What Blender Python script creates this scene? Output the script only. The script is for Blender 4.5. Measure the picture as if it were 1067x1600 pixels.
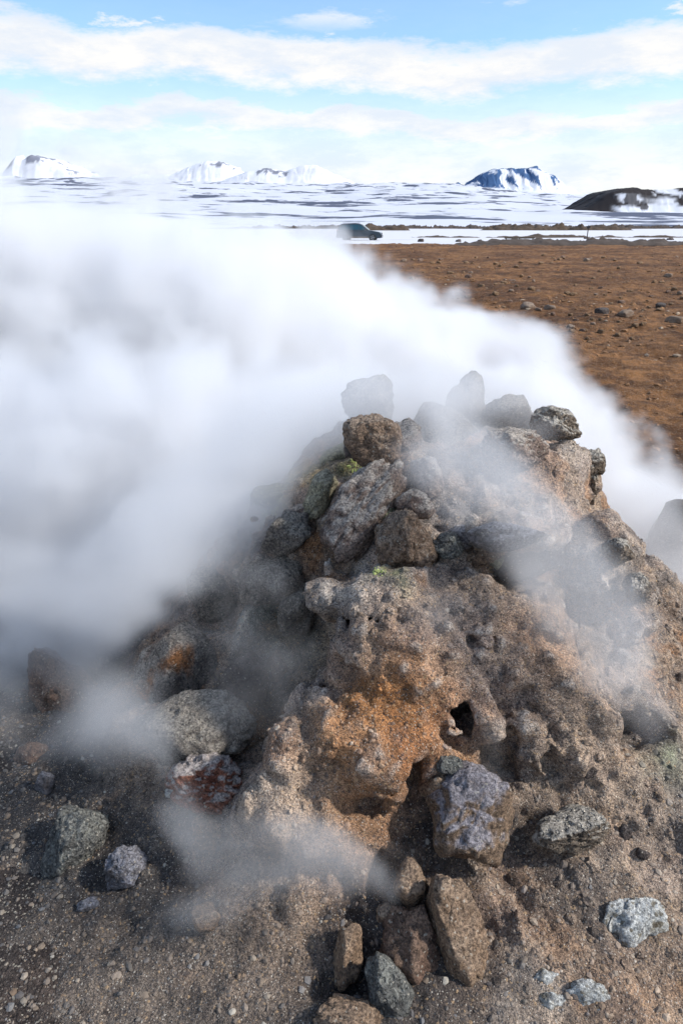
import bpy, bmesh, math, random
import numpy as np
from mathutils import Vector, Matrix
from mathutils.bvhtree import BVHTree

for o in list(bpy.data.objects):
    bpy.data.objects.remove(o)
sc = bpy.context.scene
col = sc.collection
R = math.radians
rng = np.random.default_rng(7)
random.seed(7)

# ------------------------------------------------------------------ camera
EYE = np.array([0.0, 0.0, 1.7])
PITCH = R(22.9)
FPX = 1066.7                       # focal length in photograph pixels (24 mm on a 36 mm tall frame)
cam = bpy.data.cameras.new("camera")
cam_o = bpy.data.objects.new("camera", cam)
col.objects.link(cam_o)
cam_o.location = EYE
cam_o.rotation_euler = (math.pi / 2 - PITCH, 0, 0)
cam.sensor_fit = 'VERTICAL'
cam.sensor_height = 36
cam.lens = 24
cam.clip_start = 0.05
cam.clip_end = 120000
sc.camera = cam_o

# ------------------------------------------------------------------ light
SUN_EL, SUN_AZ = R(37), R(98)      # azimuth measured from the view direction (+Y) towards the right (+X)
sun_dir = Vector((math.sin(SUN_AZ) * math.cos(SUN_EL), math.cos(SUN_AZ) * math.cos(SUN_EL), math.sin(SUN_EL)))
sun = bpy.data.lights.new("sun", 'SUN')
sun.energy = 4.0
sun.angle = R(4.0)
sun.color = (1.0, 0.965, 0.915)
sun_o = bpy.data.objects.new("sun", sun)
col.objects.link(sun_o)
sun_o.rotation_euler = sun_dir.to_track_quat('Z', 'Y').to_euler()


def nd(nt, t, ins=None, **props):
    n = nt.nodes.new(t)
    for k, v in props.items():
        setattr(n, k, v)
    for k, v in (ins or {}).items():
        s = n.inputs[k]
        if hasattr(v, 'is_output'):
            nt.links.new(v, s)
        else:
            s.default_value = v
    return n


def mth(nt, op, a, b=0.0, c=None, clamp=False):
    ins = {0: a, 1: b}
    if c is not None:
        ins[2] = c
    return nd(nt, 'ShaderNodeMath', ins, operation=op, use_clamp=clamp).outputs[0]


def ramp(nt, f, a, b, lo=0.0, hi=1.0):
    """smooth step of f from a to b"""
    return nd(nt, 'ShaderNodeMapRange', {0: f, 1: a, 2: b, 3: lo, 4: hi}, interpolation_type='SMOOTHSTEP').outputs[0]


def mixc(nt, f, a, b, bt='MIX'):
    n = nt.nodes.new('ShaderNodeMix')
    n.data_type = 'RGBA'
    n.blend_type = bt
    n.clamp_factor = True
    for s, v in ((n.inputs[0], f), (n.inputs[6], a), (n.inputs[7], b)):
        if hasattr(v, 'is_output'):
            nt.links.new(v, s)
        else:
            s.default_value = v if isinstance(v, float) or len(v) == 4 else (*v, 1)
    return n.outputs[2]


world = bpy.data.worlds.new("World")
sc.world = world
world.use_nodes = True
wt = world.node_tree
wt.nodes.clear()
sky = nd(wt, 'ShaderNodeTexSky', sky_type='NISHITA', sun_disc=False, sun_elevation=SUN_EL, sun_rotation=SUN_AZ,
         altitude=300, air_density=1.0, dust_density=0.35, ozone_density=2.2)
tc = nd(wt, 'ShaderNodeTexCoord')
sep = nd(wt, 'ShaderNodeSeparateXYZ', {0: tc.outputs['Generated']})
el = mth(wt, 'MULTIPLY', mth(wt, 'ARCSINE', sep.outputs[2]), 180 / math.pi)
az = mth(wt, 'MULTIPLY', mth(wt, 'ARCTAN2', sep.outputs[0], sep.outputs[1]), 180 / math.pi)
cxy = nd(wt, 'ShaderNodeCombineXYZ', {0: mth(wt, 'MULTIPLY', az, 0.16), 1: mth(wt, 'MULTIPLY', el, 0.5), 2: 3.7}).outputs[0]
n1 = nd(wt, 'ShaderNodeTexNoise', {'Vector': cxy, 'Scale': 1.0, 'Detail': 9.0, 'Roughness': 0.66}).outputs[0]
cxy2 = nd(wt, 'ShaderNodeCombineXYZ', {0: mth(wt, 'MULTIPLY', az, 0.05), 1: mth(wt, 'MULTIPLY', el, 0.03), 2: 9.1}).outputs[0]
n2 = nd(wt, 'ShaderNodeTexNoise', {'Vector': cxy2, 'Scale': 1.0, 'Detail': 2.0}).outputs[0]
wob = mth(wt, 'MULTIPLY', mth(wt, 'SUBTRACT', n1, 0.5), 4.2)
slow = mth(wt, 'MULTIPLY', mth(wt, 'SUBTRACT', n2, 0.5), 5.0)
e2 = mth(wt, 'ADD', el, mth(wt, 'ADD', wob, slow))
# two long banks of cloud and a pale veil towards the horizon, the same all round the sky
b1 = mth(wt, 'MULTIPLY', ramp(wt, e2, 7.6, 9.6), ramp(wt, e2, 12.2, 11.0))
b2 = mth(wt, 'MULTIPLY', ramp(wt, e2, 4.6, 6.4), ramp(wt, e2, 8.0, 7.0))
veil = ramp(wt, mth(wt, 'ADD', el, mth(wt, 'MULTIPLY', wob, 0.6)), 11.5, 2.5, 0.10, 0.93)
# scattered cloud higher up
pl = nd(wt, 'ShaderNodeVectorMath', {0: tc.outputs['Generated'],
        1: nd(wt, 'ShaderNodeCombineXYZ', {0: mth(wt, 'MAXIMUM', sep.outputs[2], 0.05), 1: mth(wt, 'MAXIMUM', sep.outputs[2], 0.05), 2: 1.0}).outputs[0]},
        operation='DIVIDE').outputs[0]
n3 = nd(wt, 'ShaderNodeTexNoise', {'Vector': pl, 'Scale': 1.1, 'Detail': 8.0, 'Roughness': 0.6}).outputs[0]
hi = mth(wt, 'MULTIPLY', ramp(wt, n3, 0.5, 0.66), ramp(wt, el, 11.5, 14.0))
wisp = mth(wt, 'MULTIPLY', ramp(wt, n1, 0.56, 0.68), mth(wt, 'MULTIPLY', ramp(wt, el, 10.5, 12.0), 0.8))
cm = mth(wt, 'MAXIMUM', mth(wt, 'MAXIMUM', b1, mth(wt, 'MULTIPLY', b2, 0.95)), mth(wt, 'MAXIMUM', veil, mth(wt, 'MAXIMUM', hi, wisp)))
up = ramp(wt, el, -1.0, 0.0)
ccol = mixc(wt, ramp(wt, n1, 0.35, 0.62), (0.80, 0.86, 0.95, 1), (1.0, 0.985, 0.965, 1))
SKY_STRENGTH = 0.15
bg1 = nd(wt, 'ShaderNodeBackground', {0: mixc(wt, 1.0, sky.outputs[0], (.88, 1.05, 1.13, 1), 'MULTIPLY'), 1: SKY_STRENGTH})
bg2 = nd(wt, 'ShaderNodeBackground', {0: ccol, 1: 0.78})
mx = nd(wt, 'ShaderNodeMixShader', {0: mth(wt, 'MULTIPLY', cm, up), 1: bg1.outputs[0], 2: bg2.outputs[0]})
nd(wt, 'ShaderNodeOutputWorld', {0: mx.outputs[0]})

sc.view_settings.view_transform = 'Standard'
sc.view_settings.look = 'None'
sc.view_settings.exposure = 0.40
sc.view_settings.gamma = 1.0
sc.view_settings.use_curve_mapping = False
sc.cycles.max_bounces = 11
sc.cycles.diffuse_bounces = 2
sc.cycles.glossy_bounces = 2
sc.cycles.transmission_bounces = 3
sc.cycles.volume_bounces = 9
sc.cycles.volume_step_rate = 5.0
sc.cycles.volume_max_steps = 256
sc.cycles.use_denoising = True
sc.cycles.use_adaptive_sampling = True
sc.cycles.adaptive_threshold = 0.02

# ------------------------------------------------------------------ helpers
RIGHT = np.array([1.0, 0, 0])
FWD = np.array([0, math.cos(PITCH), -math.sin(PITCH)])
UP = np.array([0, math.sin(PITCH), math.cos(PITCH)])


def ray(px, py):
    return FWD + RIGHT * ((px - 533.5) / FPX) + UP * ((800 - py) / FPX)


def at(px, py, d):
    """point seen at photograph pixel px, py, d metres away along the ground"""
    r = ray(px, py)
    return EYE + r * (d / r[1])


def zdepth(p):
    return float(np.dot(np.asarray(p) - EYE, FWD))


TAB = [np.random.default_rng(100 + i).random(64 ** 3, dtype=np.float32) * 2 - 1 for i in range(4)]


def vn(P, seed=0):
    """value noise in -1..1 at the points P (n, 3)"""
    P = np.asarray(P, dtype=np.float32)
    I = np.floor(P).astype(np.int32)
    f = P - I
    f = f * f * f * (f * (f * 6 - 15) + 10)
    I0 = I & 63
    I1 = (I + 1) & 63
    T = TAB[seed & 3]
    x0, x1 = I0[:, 0], I1[:, 0]
    y0, y1 = I0[:, 1] << 6, I1[:, 1] << 6
    z0, z1 = I0[:, 2] << 12, I1[:, 2] << 12
    fx, fy, fz = f[:, 0], f[:, 1], f[:, 2]
    a = T[x0 + y0 + z0]; a = a + (T[x1 + y0 + z0] - a) * fx
    b = T[x0 + y1 + z0]; b = b + (T[x1 + y1 + z0] - b) * fx
    a = a + (b - a) * fy
    c = T[x0 + y0 + z1]; c = c + (T[x1 + y0 + z1] - c) * fx
    d = T[x0 + y1 + z1]; d = d + (T[x1 + y1 + z1] - d) * fx
    c = c + (d - c) * fy
    return a + (c - a) * fz


def fbm(P, octv=4, seed=0, gain=0.5):
    P = np.asarray(P, dtype=np.float32)
    s = np.zeros(len(P), np.float32)
    a, t = 1.0, 0.0
    for i in range(octv):
        s += a * vn(P + np.float32(i * 17.3 + seed * 5.1), seed + i)
        t += a
        a *= gain
        P = P * np.float32(2.03)
    return s / t * 1.6


def sstep(x, a, b):
    t = np.clip((x - a) / (b - a), 0, 1)
    return t * t * (3 - 2 * t)


def mesh_np(name, V, F, mat=None, smooth=True, cols=None):
    """mesh from numpy vertices and faces (all quads or all triangles)"""
    V = np.ascontiguousarray(V, np.float32)
    F = np.ascontiguousarray(F, np.int32)
    me = bpy.data.meshes.new(name)
    k = F.shape[1]
    me.vertices.add(len(V))
    me.vertices.foreach_set('co', V.ravel())
    me.loops.add(F.size)
    me.loops.foreach_set('vertex_index', F.ravel())
    me.polygons.add(len(F))
    me.polygons.foreach_set('loop_start', np.arange(0, F.size, k, dtype=np.int32))
    me.polygons.foreach_set('use_smooth', np.full(len(F), smooth))
    me.update(calc_edges=True)
    if cols is not None:
        a = me.color_attributes.new('stain_shade', 'FLOAT_COLOR', 'POINT')
        c4 = np.ones((len(V), 4), np.float32)
        c4[:, :3] = cols
        a.data.foreach_set('color', c4.ravel())
    if mat:
        me.materials.append(mat)
    return me


def link(name, data, parent=None, loc=None):
    o = bpy.data.objects.new(name, data)
    col.objects.link(o)
    if parent is not None:
        o.parent = parent
    if loc is not None:
        o.location = loc
    return o


def tag(o, label, cat=None, group=None, kind=None):
    o['label'] = label
    if cat:
        o['category'] = cat
    if group:
        o['group'] = group
    if kind:
        o['kind'] = kind
    return o


def new_mat(name):
    m = bpy.data.materials.new(name)
    m.use_nodes = True
    m.node_tree.nodes.clear()
    out = m.node_tree.nodes.new('ShaderNodeOutputMaterial')
    bs = m.node_tree.nodes.new('ShaderNodeBsdfPrincipled')
    m.node_tree.links.new(bs.outputs[0], out.inputs['Surface'])
    return m, m.node_tree, bs


def plain(name, c, rough=0.6, metal=0.0, noise=0.12, scale=30.0):
    m, t, bs = new_mat(name)
    cd = nd(t, 'ShaderNodeTexCoord').outputs['Object']
    n = nd(t, 'ShaderNodeTexNoise', {'Vector': cd, 'Scale': scale, 'Detail': 4.0}).outputs[0]
    c2 = tuple(max(0, x * (1 - noise * 2)) for x in c)
    c3 = tuple(min(1, x * (1 + noise)) for x in c)
    t.links.new(mixc(t, n, c2, c3), bs.inputs['Base Color'])
    bs.inputs['Roughness'].default_value = rough
    bs.inputs['Metallic'].default_value = metal
    return m


# ------------------------------------------------------------------ earth materials
def grit_material(name, grain=400.0, field=False):
    """loose volcanic grit: the colour zones come with the mesh, the grains from cell noise"""
    m, t, bs = new_mat(name)
    att = nd(t, 'ShaderNodeAttribute', attribute_name='stain_shade').outputs['Color']
    cd = nd(t, 'ShaderNodeNewGeometry').outputs['Position']
    v1 = nd(t, 'ShaderNodeTexVoronoi', {'Vector': cd, 'Scale': grain, 'Randomness': 1.0})
    v2 = nd(t, 'ShaderNodeTexVoronoi', {'Vector': cd, 'Scale': grain * 0.45, 'Randomness': 1.0})
    g1 = nd(t, 'ShaderNodeSeparateColor', {0: v1.outputs['Color']})
    g2 = nd(t, 'ShaderNodeSeparateColor', {0: v2.outputs['Color']})
    big = nd(t, 'ShaderNodeTexNoise', {'Vector': cd, 'Scale': 14.0, 'Detail': 6.0, 'Roughness': 0.65}).outputs[0]
    fine = nd(t, 'ShaderNodeTexNoise', {'Vector': cd, 'Scale': 70.0, 'Detail': 5.0, 'Roughness': 0.7}).outputs[0]
    c = mixc(t, ramp(t, big, 0.3, 0.7), mixc(t, 1.0, att, (0.66, 0.64, 0.64), 'MULTIPLY'), mixc(t, 1.0, att, (1.28, 1.22, 1.16), 'MULTIPLY'))
    c = mixc(t, ramp(t, fine, 0.60, 0.40), c, mixc(t, 1.0, c, (0.66, 0.66, 0.68), 'MULTIPLY'))
    # single grains: dark basalt, tan, a few almost white or ochre
    k = mth(t, 'ADD', mth(t, 'MULTIPLY', g1.outputs[0], 1.1), 0.42)
    c = mixc(t, 1.0, c, nd(t, 'ShaderNodeCombineColor', {0: k, 1: k, 2: k}).outputs[0], 'MULTIPLY')
    white = mth(t, 'MULTIPLY', ramp(t, g1.outputs[1], 0.968, 0.978), 0.7)
    c = mixc(t, white, c, (0.62, 0.56, 0.47))
    c = mixc(t, mth(t, 'MULTIPLY', ramp(t, g2.outputs[1], 0.965, 0.975), 0.55), c, (0.50, 0.33, 0.18))
    c = mixc(t, mth(t, 'MULTIPLY', ramp(t, g2.outputs[0], 0.90, 0.915), 0.6), c, (0.045, 0.043, 0.046))
    t.links.new(c, bs.inputs['Base Color'])
    bs.inputs['Roughness'].default_value = 0.88
    bs.inputs['Specular IOR Level'].default_value = 0.3
    h = mth(t, 'ADD', mth(t, 'MULTIPLY', v1.outputs['Distance'], -0.5), mth(t, 'MULTIPLY', v2.outputs['Distance'], -1.0))
    b1_ = nd(t, 'ShaderNodeBump', {'Strength': 0.7, 'Distance': 0.004, 'Height': h})
    b2_ = nd(t, 'ShaderNodeBump', {'Strength': 0.9, 'Distance': 0.012, 'Height': mth(t, 'ADD', fine, mth(t, 'MULTIPLY', big, 1.2)), 'Normal': b1_.outputs[0]})
    t.links.new(b2_.outputs[0], bs.inputs['Normal'])
    return m


def field_material():
    """the brown plain: clods and stones rather than grains"""
    m, t, bs = new_mat('plain_soil')
    att = nd(t, 'ShaderNodeAttribute', attribute_name='stain_shade').outputs['Color']
    cd = nd(t, 'ShaderNodeNewGeometry').outputs['Position']
    gr = nd(t, 'ShaderNodeTexVoronoi', {'Vector': cd, 'Scale': 200.0})
    g1 = nd(t, 'ShaderNodeSeparateColor', {0: gr.outputs['Color']})
    a = nd(t, 'ShaderNodeTexNoise', {'Vector': cd, 'Scale': 0.35, 'Detail': 5.0}).outputs[0]
    b = nd(t, 'ShaderNodeTexNoise', {'Vector': cd, 'Scale': 3.2, 'Detail': 8.0, 'Roughness': 0.68}).outputs[0]
    f = nd(t, 'ShaderNodeTexNoise', {'Vector': cd, 'Scale': 26.0, 'Detail': 6.0, 'Roughness': 0.7}).outputs[0]
    c = mixc(t, ramp(t, a, 0.36, 0.64), mixc(t, 1.0, att, (0.58, 0.54, 0.54), 'MULTIPLY'), mixc(t, 1.0, att, (1.22, 1.24, 1.28), 'MULTIPLY'))
    c = mixc(t, ramp(t, b, 0.63, 0.38), c, mixc(t, 1.0, c, (0.42, 0.40, 0.42), 'MULTIPLY'))
    c = mixc(t, ramp(t, f, 0.60, 0.72), c, mixc(t, 1.0, c, (1.5, 1.45, 1.4), 'MULTIPLY'))
    k = mth(t, 'ADD', mth(t, 'MULTIPLY', g1.outputs[0], 0.9), 0.55)
    c = mixc(t, 1.0, c, nd(t, 'ShaderNodeCombineColor', {0: k, 1: k, 2: k}).outputs[0], 'MULTIPLY')
    c = mixc(t, mth(t, 'MULTIPLY', ramp(t, g1.outputs[1], 0.95, 0.965), 0.6), c, (0.5, 0.45, 0.36))
    t.links.new(c, bs.inputs['Base Color'])
    bs.inputs['Roughness'].default_value = 0.92
    bs.inputs['Specular IOR Level'].default_value = 0.2
    b1_ = nd(t, 'ShaderNodeBump', {'Strength': 0.8, 'Distance': 0.006, 'Height': mth(t, 'MULTIPLY', gr.outputs['Distance'], -1.0)})
    b2_ = nd(t, 'ShaderNodeBump', {'Strength': 0.9, 'Distance': 0.03, 'Height': mth(t, 'ADD', f, mth(t, 'MULTIPLY', b, 2.0)), 'Normal': b1_.outputs[0]})
    t.links.new(b2_.outputs[0], bs.inputs['Normal'])
    return m


def rock_material(name, lo, mid, hi_, top=None, topamt=0.6, streak=None, pits=0.0, spots=None, grain=210.0):
    """rough lava or altered rock; top = crust settled on the upward faces, or painted sky light"""
    m, t, bs = new_mat(name)
    cd = nd(t, 'ShaderNodeTexCoord').outputs['Object']
    geo = nd(t, 'ShaderNodeNewGeometry')
    info = nd(t, 'ShaderNodeObjectInfo')
    cd = nd(t, 'ShaderNodeVectorMath', {0: cd, 1: nd(t, 'ShaderNodeCombineXYZ', {0: mth(t, 'MULTIPLY', info.outputs['Random'], 37.0), 1: 0.0, 2: 0.0}).outputs[0]}, operation='ADD').outputs[0]
    big = nd(t, 'ShaderNodeTexNoise', {'Vector': cd, 'Scale': 13.0, 'Detail': 7.0, 'Roughness': 0.66}).outputs[0]
    fine = nd(t, 'ShaderNodeTexNoise', {'Vector': cd, 'Scale': 85.0, 'Detail': 5.0, 'Roughness': 0.75}).outputs[0]
    v1 = nd(t, 'ShaderNodeTexVoronoi', {'Vector': cd, 'Scale': grain})
    g1 = nd(t, 'ShaderNodeSeparateColor', {0: v1.outputs['Color']})
    c = mixc(t, ramp(t, big, 0.30, 0.50), lo, mid)
    c = mixc(t, ramp(t, big, 0.52, 0.72), c, hi_)
    if streak:
        v = nd(t, 'ShaderNodeTexNoise', {'Vector': nd(t, 'ShaderNodeVectorMath', {0: cd, 1: (9.0, 9.0, 2.5)}, operation='MULTIPLY').outputs[0], 'Scale': 1.0, 'Detail': 4.0}).outputs[0]
        c = mixc(t, mth(t, 'MULTIPLY', ramp(t, v, 0.52, 0.66), 0.85), c, streak)
    nz = nd(t, 'ShaderNodeSeparateXYZ', {0: geo.outputs['Normal']}).outputs[2]
    if top:
        k = mth(t, 'ADD', nz, mth(t, 'MULTIPLY', mth(t, 'SUBTRACT', big, 0.5), 1.7))
        c = mixc(t, mth(t, 'MULTIPLY', ramp(t, k, 0.35, 0.75), topamt), c, top)
    c = mixc(t, ramp(t, fine, 0.55, 0.33), c, mixc(t, 1.0, c, (0.42, 0.42, 0.45), 'MULTIPLY'))
    k = mth(t, 'ADD', mth(t, 'MULTIPLY', g1.outputs[0], 0.9), 0.52)
    c = mixc(t, 1.0, c, nd(t, 'ShaderNodeCombineColor', {0: k, 1: k, 2: k}).outputs[0], 'MULTIPLY')
    c = mixc(t, mth(t, 'MULTIPLY', ramp(t, g1.outputs[1], 0.972, 0.98), 0.6), c, (0.62, 0.56, 0.46))
    if spots:
        wv = nd(t, 'ShaderNodeTexNoise', {'Vector': cd, 'Scale': 60.0, 'Detail': 4.0}).outputs['Color']
        sv = nd(t, 'ShaderNodeTexVoronoi', {'Vector': nd(t, 'ShaderNodeVectorMath', {0: wv, 1: (.022, .022, .022), 2: cd}, operation='MULTIPLY_ADD').outputs[0], 'Scale': 42.0}).outputs['Distance']
        c = mixc(t, mth(t, 'MULTIPLY', ramp(t, sv, 0.36, 0.2), 0.8), c, spots)
        c = mixc(t, ramp(t, big, 0.46, 0.34), c, mixc(t, 1.0, c, (.62, .56, .48), 'MULTIPLY'))
    t.links.new(c, bs.inputs['Base Color'])
    bs.inputs['Roughness'].default_value = 0.82
    bs.inputs['Specular IOR Level'].default_value = 0.3
    h = mth(t, 'ADD', mth(t, 'MULTIPLY', fine, 1.1), mth(t, 'MULTIPLY', big, 1.6))
    if pits:
        pv = nd(t, 'ShaderNodeTexVoronoi', {'Vector': cd, 'Scale': 62.0}).outputs['Distance']
        h = mth(t, 'ADD', h, mth(t, 'MULTIPLY', ramp(t, pv, 0.30, 0.5), pits))
    b1_ = nd(t, 'ShaderNodeBump', {'Strength': 0.7, 'Distance': 0.004, 'Height': mth(t, 'MULTIPLY', v1.outputs['Distance'], -1.0)})
    b2_ = nd(t, 'ShaderNodeBump', {'Strength': 1.0, 'Distance': 0.016, 'Height': h, 'Normal': b1_.outputs[0]})
    t.links.new(b2_.outputs[0], bs.inputs['Normal'])
    return m


def snow_rock_material(name, snow, rock, scale, thresh, soft=0.06, slope=0.0, stretch=(1, 1, 1), detail=8.0):
    """snow lying in patches on dark ground; slope > 0 keeps steep faces bare"""
    m, t, bs = new_mat(name)
    cd = nd(t, 'ShaderNodeNewGeometry')
    p = nd(t, 'ShaderNodeVectorMath', {0: cd.outputs['Position'], 1: stretch}, operation='MULTIPLY').outputs[0]
    n = nd(t, 'ShaderNodeTexNoise', {'Vector': p, 'Scale': scale, 'Detail': detail, 'Roughness': 0.6}).outputs[0]
    n2_ = nd(t, 'ShaderNodeTexNoise', {'Vector': p, 'Scale': scale * 0.12, 'Detail': 3.0}).outputs[0]
    k = mth(t, 'ADD', n, mth(t, 'MULTIPLY', mth(t, 'SUBTRACT', n2_, 0.5), 0.35))
    if slope:
        nz = nd(t, 'ShaderNodeSeparateXYZ', {0: cd.outputs['Normal']}).outputs[2]
        k = mth(t, 'ADD', k, mth(t, 'MULTIPLY', mth(t, 'SUBTRACT', 0.9, nz), slope))
    f = ramp(t, k, thresh - soft, thresh + soft)
    rk = mixc(t, n2_, tuple(x * 0.6 for x in rock), tuple(x * 1.3 for x in rock))
    t.links.new(mixc(t, f, snow, rk), bs.inputs['Base Color'])
    bs.inputs['Roughness'].default_value = 0.8
    bs.inputs['Specular IOR Level'].default_value = 0.2
    return m


# ------------------------------------------------------------------ the mound's base form
MC = np.array([0.36, 2.45])
PR = np.array([0, .28, .45, .55, .65, .86, 1.07, 1.25, 1.5, 1.9, 2.4, 9])
PZ = np.array([.95, .945, .92, .85, .66, .43, .22, .11, .03, -.02, -.12, -.12])


def base_height(x, y):
    x = np.asarray(x, np.float32); y = np.asarray(y, np.float32)
    dx, dy = x - MC[0], y - MC[1]
    th = np.arctan2(dx, -dy)
    P = np.stack([np.cos(th) * 1.3 + 5, np.sin(th) * 1.3 + 5, np.zeros_like(th) + .5], -1).reshape(-1, 3)
    k = 1 + 0.07 * vn(P * 1.7, 1).reshape(th.shape) - 0.10 * np.clip(np.cos(th - 0.35), 0, 1) * sstep(np.hypot(dx, dy), 0.5, 1.2)
    r = np.sqrt(dx * dx + dy * dy) * k
    return np.interp(r, PR, PZ).astype(np.float32)


def hit_base(px, py):
    r = ray(px, py)
    t = np.linspace(0.6, 6, 1600)
    P = EYE + r * t[:, None]
    below = P[:, 2] < np.maximum(base_height(P[:, 0], P[:, 1]), 0.0)
    i = int(np.argmax(below)) if below.any() else len(t) - 1
    return P[i]


def ground_z(x, y):
    """the near ground, slightly uneven; the plain further out is rougher"""
    x = np.asarray(x, np.float32); y = np.asarray(y, np.float32)
    P = np.stack([x, y, np.zeros_like(x)], -1).reshape(-1, 3)
    d = np.sqrt(P[:, 0] ** 2 + P[:, 1] ** 2)
    z = 0.012 * fbm(P * 2.2, 4, 1)
    far = sstep(d, 3.0, 6.0) * (1 - sstep(d, 70, 110))
    rg = fbm(P * 1.5, 6, 2, 0.62)
    z = z + far * (0.075 * rg + 0.05 * fbm(P * 0.35, 3, 3) - 0.02)
    z = z - 0.35 * sstep(d, 70, 200)
    return z.reshape(x.shape)


# colour zones of the near earth, shade in the recesses painted in: (pixel x, pixel y, radius m, colour, weight)
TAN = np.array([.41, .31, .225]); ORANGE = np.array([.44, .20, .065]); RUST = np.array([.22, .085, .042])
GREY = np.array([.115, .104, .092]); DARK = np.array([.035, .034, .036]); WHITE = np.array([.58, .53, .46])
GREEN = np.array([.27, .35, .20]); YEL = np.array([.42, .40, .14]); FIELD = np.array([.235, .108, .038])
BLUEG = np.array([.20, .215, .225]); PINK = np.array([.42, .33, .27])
ZONES = [
    (655, 1115, .10, RUST, .9), (640, 1070, .20, ORANGE, .72), (600, 1200, .20, ORANGE, .68), (660, 1160, .10, ORANGE, .8), (640, 1180, .10, RUST, .5),
    (575, 1290, .17, ORANGE, .8), (600, 1010, .12, ORANGE, .5), (560, 1110, .15, ORANGE, .5), (470, 1170, .12, ORANGE, .5), (440, 1180, .07, RUST, .5), (540, 1370, .2, ORANGE, .45),
    (880, 1060, .18, ORANGE, .55), (830, 1000, .12, ORANGE, .4), (560, 980, .12, TAN, .5), (735, 1000, .22, PINK, .45),
    (930, 820, .20, PINK, .6), (960, 880, .18, WHITE, .35), (900, 720, .12, WHITE, .45), (850, 730, .14, PINK, .5),
    (560, 895, .11, WHITE, .7), (515, 920, .08, WHITE, .8), (560, 935, .07, WHITE, .6), (600, 890, .07, GREEN, .55), (650, 980, .12, BLUEG, .3),
    (560, 1000, .12, PINK, .4), (500, 1090, .07, WHITE, .4), (720, 830, .15, BLUEG, .45), (800, 820, .16, BLUEG, .5),
    (840, 890, .12, DARK, .7), (770, 870, .05, YEL, .4), (430, 780, .14, GREEN, .95), (600, 800, .06, YEL, .8), (560, 735, .08, YEL, .6), (595, 893, .05, YEL, .7), (480, 740, .12, YEL, .5),  # the dark zone paints the overhang's shadow under the crest
    (400, 850, .16, BLUEG, .8), (380, 960, .25, BLUEG, .85), (450, 930, .15, BLUEG, .7), (440, 1000, .2, GREEN, .35), (400, 1080, .22, DARK, .85), (470, 1010, .08, DARK, .7),  # dark and blue grey here paint the shade of the left hollow
    (300, 980, .2, BLUEG, .6), (250, 1150, .2, PINK, .5), (260, 1180, .1, WHITE, .3), (230, 1230, .15, TAN, .5),
    (450, 1290, .25, TAN, .8), (420, 1250, .10, WHITE, .35), (500, 1420, .2, TAN, .5), (360, 1290, .1, PINK, .5),
    (1030, 1220, .16, BLUEG, .7), (1040, 1180, .10, GREEN, .6), (1010, 1150, .09, DARK, .8), (930, 1180, .22, TAN, .7),  # the dark zone paints shade in the right base vent
    (1000, 1280, .2, TAN, .6), (880, 1130, .2, TAN, .7), (780, 1060, .2, PINK, .5), (800, 1170, .05, WHITE, .7),
    (660, 1260, .08, DARK, .8), (640, 1290, .10, DARK, .7), (600, 1450, .16, DARK, .6), (540, 1540, .22, DARK, .7),  # dark beside the boulder paints its shadowed gap; lower ones are damp grit
    (790, 1330, .12, DARK, .6), (700, 1560, .2, DARK, .5), (780, 1400, .15, RUST, .35), (800, 1500, .25, TAN, .45),
    (850, 1560, .08, WHITE, .6), (990, 1540, .14, ORANGE, .3), (1000, 1400, .3, TAN, .45), (900, 1400, .15, GREY, .5),
    (60, 1250, .3, DARK, .55), (150, 1380, .25, DARK, .6), (250, 1390, .12, DARK, .5), (200, 1290, .15, DARK, .5), (620, 1500, .2, DARK, .7), (560, 1440, .12, DARK, .6), (680, 1350, .1, DARK, .7), (800, 1290, .08, DARK, .8), (1050, 1300, .12, DARK, .4), (750, 1570, .15, DARK, .5), (480, 1580, .15, DARK, .5), (300, 1400, .2, GREY, .5), (120, 1540, .3, TAN, .25), (400, 1540, .25, TAN, .3),
    (870, 1220, .07, GREY, .7), (720, 1130, .05, DARK, .8), (790, 1200, .06, DARK, .6),  # dark zones paint the shade inside the vent holes
]


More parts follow.
